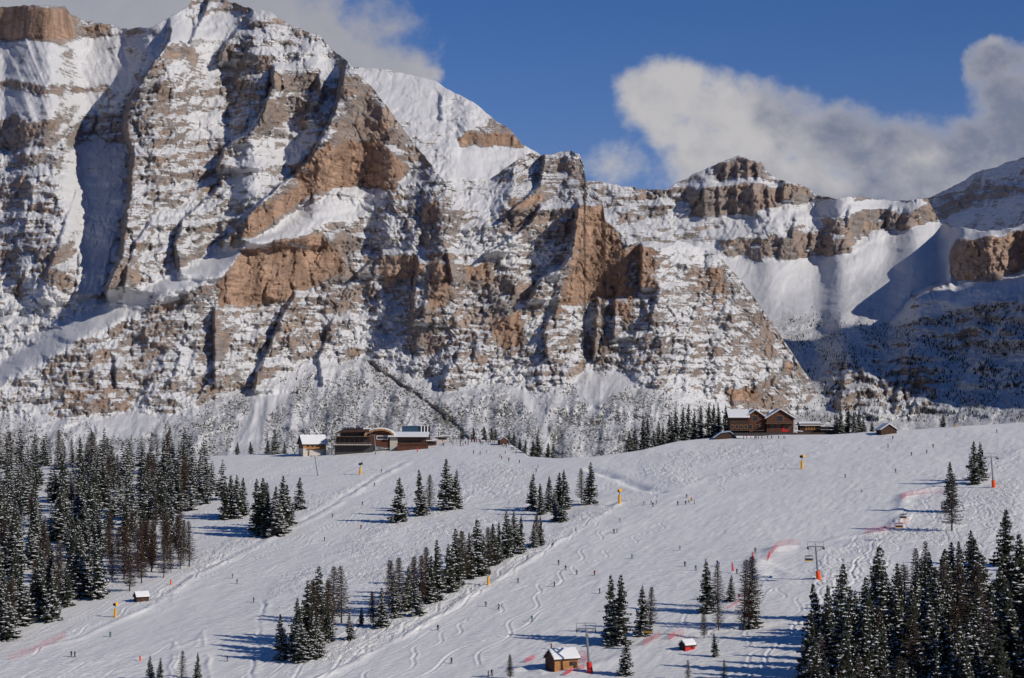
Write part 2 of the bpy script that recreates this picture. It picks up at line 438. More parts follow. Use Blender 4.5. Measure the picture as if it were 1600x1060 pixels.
# ------------------------------------------------------------ mountains
def mountain_material(name, rock=(0.35, 0.30, 0.262), dark=(0.17, 0.15, 0.14), orange=(0.58, 0.385, 0.27), scale=1.0):
    m = bpy.data.materials.new(name); m.use_nodes = True
    nt = m.node_tree; nt.nodes.clear()
    geo = nt.nodes.new('ShaderNodeNewGeometry'); pos = geo.outputs['Position']
    sn = N(nt, 'ShaderNodeAttribute', attribute_name='snow').outputs['Fac']
    og = N(nt, 'ShaderNodeAttribute', attribute_name='orange').outputs['Fac']
    sp = N(nt, 'ShaderNodeAttribute', attribute_name='scrub').outputs['Fac']
    # rock: strata and vertical stains
    strata = NOISE(nt, MAPPING(nt, pos, scale=(0.010, 0.010, 0.16), rot=(0, math.radians(3), 0)), 1.0, 6, 0.65, 0.3)
    stain = NOISE(nt, MAPPING(nt, pos, scale=(0.07, 0.03, 0.008)), 1.0, 6, 0.62)
    blot = NOISE(nt, pos, 0.02, 5, 0.6)
    finen = NOISE(nt, pos, 0.36, 5, 0.78)
    r0 = MIXC(nt, MAPR(nt, strata, 0.35, 0.65), dark, rock)
    r0 = MIXC(nt, MAPR(nt, blot, 0.45, 0.68), r0, tuple(c * f for c, f in zip(rock, (1.5, 1.32, 1.15))))
    o1 = MIXC(nt, MAPR(nt, stain, 0.36, 0.62), tuple(c * 0.45 for c in orange), orange)
    o1 = MIXC(nt, MAPR(nt, strata, 0.40, 0.50), tuple(c * 0.62 for c in orange), o1)
    vc = nt.nodes.new('ShaderNodeTexVoronoi'); vc.inputs['Scale'].default_value = 1.0
    nt.links.new(MAPPING(nt, pos, scale=(0.045, 0.03, 0.03)), vc.inputs['Vector'])
    sepc = nt.nodes.new('ShaderNodeSeparateColor'); nt.links.new(vc.outputs['Color'], sepc.inputs[0])
    r0 = MIXC(nt, M(nt, 'MULTIPLY', sepc.outputs[0], 0.5), r0, tuple(c * f for c, f in zip(rock, (1.15, 1.25, 1.4))))
    r0 = MIXC(nt, M(nt, 'MULTIPLY', sepc.outputs[1], 0.45), r0, tuple(c * 0.8 for c in orange))
    of = M(nt, 'MULTIPLY_ADD', M(nt, 'SUBTRACT', blot, 0.5), 1.6, og)
    r1 = MIXC(nt, MAPR(nt, of, 0.3, 0.75), r0, o1)
    # snow on top
    a = M(nt, 'MULTIPLY_ADD', M(nt, 'SUBTRACT', finen, 0.5), 2.1, sn)
    lg = NOISE(nt, MAPPING(nt, pos, scale=(0.07, 0.07, 0.34), rot=(0, math.radians(4), 0)), 1.0, 5, 0.62, 0.4)
    a = M(nt, 'MULTIPLY_ADD', M(nt, 'SUBTRACT', lg, 0.5), 1.0, a)
    thin = NOISE(nt, MAPPING(nt, pos, scale=(0.022, 0.022, 0.40), rot=(0, math.radians(4), 0)), 1.0, 5, 0.66, 0.5)
    a = M(nt, 'MULTIPLY_ADD', M(nt, 'SUBTRACT', thin, 0.5), 1.9, a)
    clump = NOISE(nt, MAPPING(nt, pos, scale=(0.016, 0.012, 0.012), loc=(5, 1, 2)), 1.0, 3, 0.55, 0.8)
    a = M(nt, 'MULTIPLY_ADD', M(nt, 'SUBTRACT', clump, 0.5), 1.6, a)
    sm = MAPR(nt, a, 0.42, 0.60)
    # scrub on the scree: small dark dwarf pines half under snow
    vo = nt.nodes.new('ShaderNodeTexNoise'); vo.inputs['Scale'].default_value = 0.30; vo.inputs['Detail'].default_value = 5; vo.inputs['Roughness'].default_value = 0.72
    nt.links.new(MAPPING(nt, pos, scale=(1, 0.8, 1)), vo.inputs['Vector'])
    big2 = NOISE(nt, MAPPING(nt, pos, scale=(0.03, 0.012, 0.012)), 1.0, 4, 0.6)
    spn = M(nt, 'MULTIPLY_ADD', M(nt, 'SUBTRACT', big2, 0.5), 0.42, vo.outputs[0])
    spk = M(nt, 'MULTIPLY', MAPR(nt, spn, 0.47, 0.58), sp)
    snowc = MIXC(nt, spk, (0.63, 0.63, 0.63), (0.13, 0.13, 0.12))
    c = MIXC(nt, sm, r1, snowc)
    hh = M(nt, 'MULTIPLY_ADD', strata, 7.0, M(nt, 'MULTIPLY', finen, 4.0))
    hh = M(nt, 'MULTIPLY_ADD', stain, 4.0, hh)
    hh = M(nt, 'MULTIPLY', hh, M(nt, 'SUBTRACT', 1.0, M(nt, 'MULTIPLY', sm, 0.86)))
    hh = M(nt, 'MULTIPLY_ADD', finen, 0.7, hh)
    bmp = nt.nodes.new('ShaderNodeBump'); bmp.inputs['Strength'].default_value = 0.8; bmp.inputs['Distance'].default_value = 1.0
    nt.links.new(hh, bmp.inputs['Height'])
    bs = nt.nodes.new('ShaderNodeBsdfPrincipled')
    nt.links.new(c, bs.inputs['Base Color']); bs.inputs['Roughness'].default_value = 0.85; bs.inputs['Specular IOR Level'].default_value = 0.2
    nt.links.new(bmp.outputs[0], bs.inputs['Normal'])
    o = nt.nodes.new('ShaderNodeOutputMaterial'); nt.links.new(bs.outputs[0], o.inputs[0])
    return m
MAT_MTN = mountain_material('mountain_rock_and_snow')

class Massif:
    """A mountain worked out as distance from the viewpoint over azimuth / elevation, then turned into world points."""
    def __init__(s, u0, u1, v0, v1, step, seed):
        s.u = np.arange(u0, u1, step); s.v = np.arange(v0, v1, step); s.step = step; s.seed = seed
        s.U, s.V = np.meshgrid(s.u, s.v)
        s.wu = s.U + 12 * fbm(s.U / 45, s.V / 45, 4, seed + 1) ; s.wv = s.V + 12 * fbm(s.U / 45, s.V / 45, 4, seed + 2)
        s.g = np.full(s.U.shape, 1.2); s.off = np.zeros(s.U.shape)
        s.sb = np.zeros(s.U.shape); s.og = np.zeros(s.U.shape); s.sc = np.zeros(s.U.shape); s.rough = np.ones(s.U.shape); s.even = 0.15; s.lean = 0.35; s.crag = 1.0
    def mask(s, poly, soft=4, warp=1.0):
        a = pip(s.U + (s.wu - s.U) * warp, s.V + (s.wv - s.V) * warp, poly).astype(float)
        k = max(1, int(soft / s.step)); return blur(a, (k, k))
    def area(s, poly, soft=4, g=None, snow=None, orange=None, scrub=None, rough=None, warp=1.0):
        m = s.mask(poly, soft, warp)
        if g is not None: s.g = s.g * (1 - m) + g * m
        if snow is not None: s.sb = s.sb * (1 - m) + snow * m
        if orange is not None: s.og = s.og * (1 - m) + orange * m
        if scrub is not None: s.sc = s.sc * (1 - m) + scrub * m
        if rough is not None: s.rough = s.rough * (1 - m) + rough * m
    def spur(s, pts, A, wr=60, wl=6, fade=40):
        """crest line from top to bottom: steep drop to its left, gentle falling back on its right"""
        p = np.array(pts, float)
        ux = np.interp(s.wv * 0.6 + s.V * 0.4, p[:, 1], p[:, 0]) + 3.5 * fbm(s.U / 12, s.V / 9, 3, s.seed + 7)
        d = s.U - ux
        prof = np.where(d >= 0, np.exp(-d / wr), 1 - sstep(-d, 0, wl))
        f = sstep(s.V, p[0, 1] - fade, p[0, 1] + fade * 0.3) * (1 - sstep(s.V, p[-1, 1] - fade * 0.3, p[-1, 1] + fade))
        s.off -= A * prof * f
    def slot(s, pts, A, w=8, fade=10):
        p = np.array(pts, float)
        ux = np.interp(s.V, p[:, 1], p[:, 0]) + 9 * fbm(s.U / 22, s.V / 22, 4, s.seed + 8)
        f = sstep(s.V, p[0, 1] - fade, p[0, 1] + fade) * (1 - sstep(s.V, p[-1, 1] - fade, p[-1, 1] + fade))
        s.off += A * np.exp(-((s.U - ux) / w) ** 2) * f
    def finish(s, Dbottom, sil, ublend=None, noise=1.0, strata=1.0, snow_at=0.62, snow_k=2.2, name='mountain', back=500, sil_noise=2.0, mat=None):
        U, V = s.U, s.V; sd = s.seed
        r = s.rough
        # strata: flat ledges and steep bands
        zz = V + 0.05 * U + 5 * fbm(U / 90, V / 60, 3, sd + 11)
        zz = zz + 14 * fbm(U / 70, V / 200, 3, sd + 15)
        band = 0.8 * perlin(U / 120, zz / 9.5, sd + 12) + 0.9 * perlin(U / 42, zz / 4.2, sd + 13) + 0.6 * perlin(U / 220, zz / 26, sd + 14)
        cs = lambda g: np.cumsum(g[::-1], axis=0)[::-1] * s.step
        g0 = s.g
        g1 = g0 * np.clip(1 + strata * r * 2.2 * band, 0.05, 5)
        # vertical high-pass of the fine part, so ledges stay and no flutes pile up above them
        vhp = lambda a, px: a - blur(a, (int(px / s.step), 0))
        c0 = cs(g0); lo = blur(c0, (1, int(12 / s.step)))
        D = Dbottom + lo + vhp(c0 - lo, 30); dn = vhp(cs(g1 - g0), 26)
        # keep the walls from drifting sideways between columns
        dn = dn - (blur(dn, (6, int(30 / s.step))) - blur(dn, (6, int(300 / s.step))))
        D = D - s.even * (blur(D, (2, int(40 / s.step))) - blur(D, (2, int(260 / s.step)))) + dn
        D = D + s.off
        wx = U + s.lean * V + 18 * fbm(U / 60, V / 60, 3, sd + 21); wy = V + 18 * fbm(U / 60, V / 60, 3, sd + 22)
        # buttresses and gullies, stretched down the fall line
        D = D - noise * r * (15 * (ridged(wx / 120, wy / 150, 2, sd + 23) - 0.5) + 7.5 * (ridged(wx / 38, wy / 48, 3, sd + 24) - 0.5)
                             + 4.0 * (ridged(wx / 12, wy / 13, 3, sd + 25) - 0.5) + 2.6 * fbm(wx / 5, wy / 4, 2, sd + 26))
        fx = U + 0.25 * V + 9 * fbm(U / 18, V / 18, 4, sd + 54); fy = V + 9 * fbm(U / 18, V / 18, 4, sd + 55)
        f1, e1 = facets(fx / 40, fy / 75, sd + 51); f2, e2 = facets(fx / 16 + 3, fy / 26, sd + 52); f3, e3 = facets(fx / 7.5, fy / 9 + 7, sd + 53, 1.5)
        rr = np.clip(r, 0, 1.3)
        D = D - s.crag * rr * (9 * f1 + 9 * f2 + 5.5 * f3) + s.crag * rr * (1.5 * np.exp(-(e1 / .09) ** 2) + 1.5 * np.exp(-(e2 / .12) ** 2))
        D = D - noise * (1 - r) * (8 * fbm(wx / 80, wy / 90, 4, sd + 27) + 2.0 * (ridged(wx / 20, wy / 55, 3, sd + 28) - 0.5))
        s.D = D
        uu = s.u; top = lerp_poly(sil, uu) + sil_noise * fbm(uu / 14, uu * 0, 4, sd + 30) * 2
        vb = s.v[-1]
        n = len(s.v)
        T = np.linspace(0, 1, n)[:, None]
        VV = top[None, :] + (vb - top[None, :]) * T
        # bilinear along v
        fi = np.clip((VV - s.v[0]) / s.step, 0, n - 1.001); i0 = fi.astype(int); fr = fi - i0
        ci = np.arange(len(uu))[None, :]
        samp = lambda a: a[i0, ci] * (1 - fr) + a[np.minimum(i0 + 1, n - 1), ci] * fr
        DD = samp(D); SB = samp(s.sb); OG = samp(s.og); SP = samp(s.sc)
        X = DD * (uu[None, :] - U0) / F; Y = DD; Z = (V0 - VV) / F * DD
        # slope from finite differences
        P = np.stack([X, Y, Z], -1)
        du = np.gradient(P, axis=1); dv = np.gradient(P, axis=0)
        nr = np.cross(du, dv); nr /= np.linalg.norm(nr, axis=-1, keepdims=True) + 1e-9
        nz = np.abs(nr[..., 2])
        nzb = blur(nz, (1, 1))
        snow = np.clip((nzb - snow_at) * snow_k + 0.5 + SB, -1, 2)
        # back side: falls away behind the crest
        kb = 10
        tb = (np.arange(kb, 0, -1) / kb)[:, None] ** 1.5
        Yb = Y[:1] + tb * back; Zb = Z[:1] - tb * back * 0.8 - 2; Xb = X[:1] * (1 + 0 * tb)
        bot = [np.stack([X[-1], Y[-1] - 30, Z[-1] - 150], -1)[None]]
        P = np.concatenate([np.stack([Xb, Yb, Zb], -1), P, bot[0]], 0)
        ext = lambda a, val: np.concatenate([np.full((kb, a.shape[1]), val), a, a[-1:]], 0)
        o = grid_mesh(name, P[..., 0], P[..., 1], P[..., 2], mat or MAT_MTN,
                      {'snow': ext(snow, 1.0), 'orange': ext(OG, 0.0), 'scrub': ext(SP, 0.0)})
        tag(o, kind='structure')
        return o

# ---- main massif on the left and centre
def main_massif():
    m = Massif(-360, 1330, -12, 790, 1.5, 100)
    U, V = m.U, m.V
    R = lerp_poly([(-400, 800), (-100, 640), (0, 585), (90, 530), (190, 482), (300, 430), (430, 372), (500, 330), (560, 300), (700, 262), (900, 200), (1400, 100)], U)
    T = lerp_poly([(-400, 600), (0, 650), (100, 655), (200, 668), (300, 640), (400, 600), (470, 580), (570, 555), (700, 610), (800, 600), (850, 620),
                   (920, 575), (1000, 600), (1100, 625), (1300, 690)], U) + 14 * fbm(U / 40, V / 40, 3, 9)
    cliff = (V > R) & (V < T)
    m.g = np.where(V > T, 2.3, np.where(cliff, 0.85, 1.45)).astype(float)
    m.g = blur(m.g, (3, 3))
    # the ramp of snow that climbs from lower left
    rampd = np.abs(m.V - R); on = 1 - sstep(U, 420, 720)
    rm = (1 - sstep(rampd, 9, 26)) * on
    m.g = m.g + rm * 2.6; m.sb = m.sb + rm * 0.8; m.rough = m.rough * (1 - 0.85 * rm)
    m.sb = np.where(V > T, m.sb + 0.35, m.sb); m.rough = np.where(V > T, 0.35, m.rough)
    m.sb = blur(m.sb, (3, 3)); m.rough = blur(m.rough, (4, 4))
    low = sstep(V, T - 10, T + 30)
    m.sc = low * 0.95 * (0.5 + 0.5 * sstep(fbm(U / 16 - V * 0.012, V / 110, 3, 77) + 0.6 * fbm(U / 70, V / 50, 3, 78), -0.38, 0.22))
    m.off -= low * 10 * (ridged(U / 40 + V * 0.004, V / 160, 3, 79) - 0.5)
    m.sb = m.sb + sstep(V, 440, 640) * 0.02 * (V < T)
    m.sb = m.sb - 0.03 * ((V > R) & (V < T)) - 0.05 * (V < R)
    m.sb = m.sb + 0.16 * sstep(U, 990, 1080) * (V < T)
    # upper left snow fields
    m.area([(0, 62), (180, 60), (260, 45), (245, 90), (190, 150), (150, 178), (90, 200), (0, 190), (-200, 190), (-200, 60)], 8, g=1.7, snow=0.5, rough=0.25)
    m.area([(-200, 110), (180, 140), (180, 152), (-200, 128)], 4, g=0.7, snow=-0.1, rough=0.8)
    m.area([(-200, 185), (95, 190), (90, 225), (-200, 225)], 5, g=0.35, snow=-0.35, rough=0.8, orange=0.3)
    m.area([(-200, 8), (0, 10), (60, 5), (105, 12), (118, 35), (120, 60), (60, 66), (-200, 58)], 3, g=0.12, snow=-0.9, orange=0.95, rough=0.25)
    m.area([(118, 36), (170, 40), (178, 60), (120, 62)], 3, g=0.3, snow=-0.3, orange=0.45)
    m.area([(100, 225), (200, 230), (195, 330), (150, 470), (130, 460), (95, 330)], 8, snow=0.45, rough=0.35, g=1.7)
    m.area([(0, 420), (130, 430), (190, 480), (0, 590), (-100, 560)], 8, snow=0.2)
    m.area([(120, 20), (270, 25), (285, 10), (300, 60), (330, 10), (380, 10), (330, 100), (280, 70), (200, 60)], 4, snow=0.35, rough=0.45, g=1.6)
    m.area([(300, 80), (345, 100), (350, 200), (330, 230), (290, 190), (260, 110)], 5, snow=0.3, rough=0.6)
    m.area([(470, 60), (530, 90), (525, 130), (480, 100)], 5, snow=0.45, g=1.8, rough=0.4)
    m.area([(430, 60), (530, 110), (530, 118), (430, 90)], 4, snow=0.3)
    m.area([(385, 215), (500, 190), (470, 250), (400, 300), (370, 340), (350, 300)], 6, snow=0.35, g=1.7, rough=0.5)
    m.area([(420, 117), (500, 122), (500, 137), (420, 138)], 3, g=0.2, snow=-0.5, orange=0.35)
    m.area([(395, 150), (500, 150), (500, 180), (400, 190)], 4, g=0.6, snow=-0.1)
    # left lower wall
    m.area([(20, 420), (110, 425), (125, 480), (60, 495), (15, 470)], 5, g=0.4, snow=-0.3, orange=0.12)
    m.area([(-100, 195), (15, 200), (60, 430), (-100, 460)], 9, snow=-0.02)
    # mid buttress
    m.area([(215, 130), (290, 140), (300, 270), (235, 320), (210, 260)], 6, snow=0.0, g=1.0)
    # orange faces of the central ridge
    OR = [([(455, 262), (480, 238), (540, 215), (600, 225), (640, 262), (618, 300), (560, 292), (470, 308)], 0.95),
          ([(372, 375), (400, 330), (440, 305), (470, 285), (480, 300), (440, 345), (390, 372)], 0.9),
          ([(535, 120), (560, 125), (600, 170), (615, 215), (560, 215), (520, 235), (530, 170)], 0.45),
          ([(380, 392), (430, 372), (500, 365), (535, 395), (540, 430), (500, 440), (455, 470), (420, 475), (340, 490), (335, 440)], 0.8),
          ([(310, 480), (355, 485), (350, 560), (310, 590)], 0.35),
          ([(590, 400), (650, 395), (660, 430), (620, 440), (600, 460)], 0.75),
          ([(660, 320), (685, 315), (685, 350), (650, 352)], 0.9),
          ([(668, 395), (705, 395), (705, 480), (670, 480)], 0.65),
          ([(720, 415), (765, 405), (765, 445), (725, 445)], 0.75),
          ([(775, 500), (815, 480), (820, 540), (785, 550), (770, 520)], 0.75),
          ([(850, 245), (905, 245), (912, 285), (925, 330), (880, 330), (850, 300)], 0.42),
          ([(900, 320), (940, 312), (965, 360), (985, 400), (992, 500), (975, 510), (955, 470), (915, 470), (870, 500), (870, 470), (895, 400)], 0.9),
          ([(790, 310), (850, 300), (850, 320), (800, 330)], 0.7),
          ([(985, 385), (1028, 380), (1032, 450), (1000, 450)], 0.65),
          ([(1112, 415), (1130, 415), (1130, 480), (1108, 485)], 0.9),
          ([(1185, 500), (1205, 510), (1215, 560), (1195, 555)], 0.55),
          ([(1225, 560), (1240, 565), (1242, 590), (1225, 585)], 0.8),
          ([(60, 600), (180, 600), (210, 625), (190, 645), (90, 630)], 0.5),
          ([(270, 560), (300, 560), (300, 620), (275, 620)], 0.3),
          ([(640, 520), (690, 520), (690, 545), (640, 560)], 0.5),
          ([(540, 540), (565, 540), (565, 560), (545, 565)], 0.6)]
    for p, k in OR:
        m.area(p, 4, g=0.3 if k > 0.6 else 0.6, snow=-0.5 if k > 0.6 else -0.2, orange=k, rough=0.7, warp=0.7)
    m.area([(1133, 612), (1185, 610), (1190, 628), (1135, 628)], 3, g=0.3, snow=-0.9, orange=1.0)
    # snow laps inside the wall
    SN = [([(480, 330), (560, 300), (610, 310), (560, 345), (490, 360)], 0.6), ([(560, 330), (650, 345), (640, 395), (560, 390)], 0.25),
          ([(700, 300), (790, 320), (780, 345), (720, 340)], 0.5), ([(720, 345), (800, 380), (800, 400), (740, 420), (700, 380)], 0.3),
          ([(780, 360), (850, 370), (900, 380), (860, 420), (780, 410)], 0.3), ([(550, 470), (640, 480), (620, 560), (560, 540)], 0.25),
          ([(1000, 375), (1060, 375), (1130, 400), (1125, 420), (1040, 400)], 0.55), ([(1030, 400), (1100, 420), (1180, 500), (1120, 500), (1030, 470)], 0.05),
          ([(600, 100), (690, 210), (690, 300), (640, 240)], -0.05), ([(640, 560), (860, 560), (880, 600), (700, 610)], 0.15),
          ([(200, 560), (330, 560), (400, 600), (300, 640)], 0.08), ([(860, 500), (900, 500), (905, 560), (870, 570)], 0.0),
          ([(40, 430), (200, 480), (160, 520), (20, 560)], 0.3)]
    for p, k in SN: m.area(p, 6, snow=k, warp=1.2, g=1.5 if k > 0.4 else None, rough=0.5 if k > 0.4 else None)
    # avalanche tracks and clean fans on the scree
    for p in ([(455, 590), (470, 592), (420, 650), (392, 720), (355, 722), (385, 650), (392, 625), (440, 600)],
              [(800, 600), (830, 615), (850, 640), (868, 720), (855, 725), (843, 660), (800, 615)],
              [(905, 590), (920, 570), (935, 590), (930, 660), (918, 655), (912, 610)],
              [(895, 600), (960, 580), (1000, 600), (960, 620), (930, 630), (900, 620)],
              [(150, 655), (215, 640), (250, 655), (215, 690), (150, 680)], [(390, 640), (398, 640), (372, 720), (350, 722)]):
        m.area(p, 3, snow=0.9, scrub=0.0, rough=0.15, warp=0.5, g=2.4)
    m.area([(563, 562), (574, 559), (642, 600), (706, 644), (748, 690), (722, 700), (660, 655), (605, 610)], 2.5, snow=-0.1, scrub=1.3, warp=1.1)
    m.slot([(568, 562), (622, 600), (685, 644), (738, 692)], 9, 6)
    m.area([(880, 640), (960, 660), (1000, 690), (960, 700), (900, 670)], 4, snow=0.0, scrub=1.1, warp=1)
    ribs = m.mask([(-200, 62), (180, 62), (230, 60), (150, 178), (90, 195), (-200, 195)], 10)
    m.off -= ribs * 7 * (ridged((U - 0.42 * V) / 26, V / 160, 3, 210) - 0.5)
    m.sb -= ribs * 0.28 * sstep(fbm((U - 0.42 * V) / 16, V / 26, 3, 211), 0.0, 0.3)
    # --- relief that throws the big shadows
    m.spur([(268, 60), (238, 105), (207, 150), (197, 200), (210, 240), (205, 300), (198, 345), (192, 400), (170, 450)], 165, 95, 8)
    m.spur([(330, -10), (322, 20), (300, 62)], 45, 40, 6, 12)
    m.spur([(395, 25), (372, 45), (352, 75), (345, 95)], 45, 50, 6, 12)
    m.spur([(428, 108), (428, 135), (412, 175), (395, 205), (352, 232), (342, 262)], 75, 55, 6, 12)
    m.spur([(543, 98), (532, 140), (524, 175), (505, 215), (485, 250), (450, 285), (410, 315), (375, 352), (350, 380)], 72, 110, 6, 15)
    m.off += np.clip(U - 560, 0, 200) * 0.35 * sstep(-V, -330, -260)
    m.spur([(352, 262), (345, 290), (312, 322), (288, 345), (275, 380), (282, 430)], 42, 50, 6, 12)
    m.spur([(240, 345), (215, 375), (200, 420), (195, 460)], 30, 40, 6, 12)
    m.spur([(500, 120), (500, 150), (475, 190)], 25, 40, 5, 10)
    m.spur([(462, 462), (440, 500), (425, 540), (405, 580), (398, 610)], 38, 45, 6, 8)
    m.spur([(336, 485), (336, 600)], 26, 40, 4, 10)
    m.spur([(655, 412), (648, 460), (645, 505)], 45, 45, 5, 10)
    m.spur([(600, 395), (585, 405), (560, 430)], 32, 60, 5, 8)
    m.spur([(700, 395), (708, 440)], 22, 30, 5, 8)
    m.spur([(845, 325), (830, 350), (790, 378), (760, 395)], 45, 50, 6, 10)
    m.spur([(852, 245), (845, 290), (800, 330)], 40, 45, 6, 10)
    m.spur([(905, 320), (895, 395), (880, 420), (845, 440), (828, 470)], 55, 45, 6, 12)
    m.spur([(870, 480), (850, 520), (855, 560)], 25, 30, 4, 8)
    m.spur([(935, 470), (928, 560)], 34, 18, 4, 8)
    m.spur([(962, 470), (960, 528)], 26, 25, 4, 8)
    m.spur([(1003, 385), (1003, 450)], 40, 40, 5, 8)
    m.spur([(1030, 450), (1018, 500)], 16, 40, 5, 8)
    m.spur([(520, 500), (500, 560), (505, 600)], 18, 40, 4, 8)
    m.spur([(180, 560), (182, 600)], 16, 40, 4, 8)
    m.spur([(125, 400), (120, 460)], 18, 40, 4, 8)
    m.spur([(120, 300), (60, 470)], 12, 60, 5, 8)
    # right flank turns away
    m.off += np.clip(U - 1030, 0, 400) ** 1.25 * 0.38
    m.off -= np.clip(130 - U, 0, 500) * 0.22
    sil = [(-400, 12), (0, 12), (50, 8), (100, 10), (112, 24), (130, 32), (165, 37), (190, 45), (240, 42), (268, 25), (293, 12), (300, 0), (320, -6), (340, -3),
           (365, 5), (385, 12), (420, 18), (445, 35), (475, 48), (500, 55), (515, 75), (530, 85), (545, 98), (552, 110), (575, 130), (600, 160), (625, 195),
           (650, 228), (672, 255), (695, 285), (715, 298), (745, 290), (770, 277), (800, 256), (822, 240), (845, 243), (870, 239), (890, 236), (905, 241), (912, 258), (915, 280),
           (925, 296), (940, 310), (946, 345), (965, 360), (983, 382), (1000, 378), (1020, 378), (1028, 392), (1060, 376), (1090, 385), (1125, 402), (1137, 415),
           (1160, 440), (1185, 475), (1210, 510), (1240, 555), (1270, 600), (1290, 640), (1300, 670), (1330, 760)]
    m.finish(2080.0, sil, name='mountain_massif', snow_at=0.50, snow_k=1.5, back=700)
    return m
MM = main_massif()

# ---- snowy shoulder behind
def shoulder():
    m = Massif(520, 900, 90, 420, 1.6, 300)
    m.g[:] = 1.7; m.sb[:] = 0.35; m.rough[:] = 0.5
    m.area([(560, 100), (690, 120), (690, 200), (600, 170)], 10, rough=0.2, snow=0.6)
    m.area([(713, 218), (740, 207), (800, 203), (818, 228), (808, 236), (770, 228), (720, 230)], 3, g=0.3, snow=-0.6, orange=0.75)
    m.area([(770, 180), (810, 200), (800, 212), (760, 200)], 3, snow=-0.15)
    m.area([(700, 235), (810, 235), (800, 260), (700, 285)], 5, rough=0.2, snow=0.8)
    m.spur([(690, 150), (690, 185)], 14, 30, 6, 8)
    m.off += np.clip(m.U - 700, 0, 400) * 0.5
    m.finish(3380.0, [(500, 100), (563, 105), (600, 108), (640, 117), (680, 126), (700, 140), (740, 160), (770, 185), (800, 205), (815, 225), (842, 240), (900, 300)],
             name='mountain_shoulder', snow_at=0.55, snow_k=1.5, back=500, sil_noise=1.2)
shoulder()

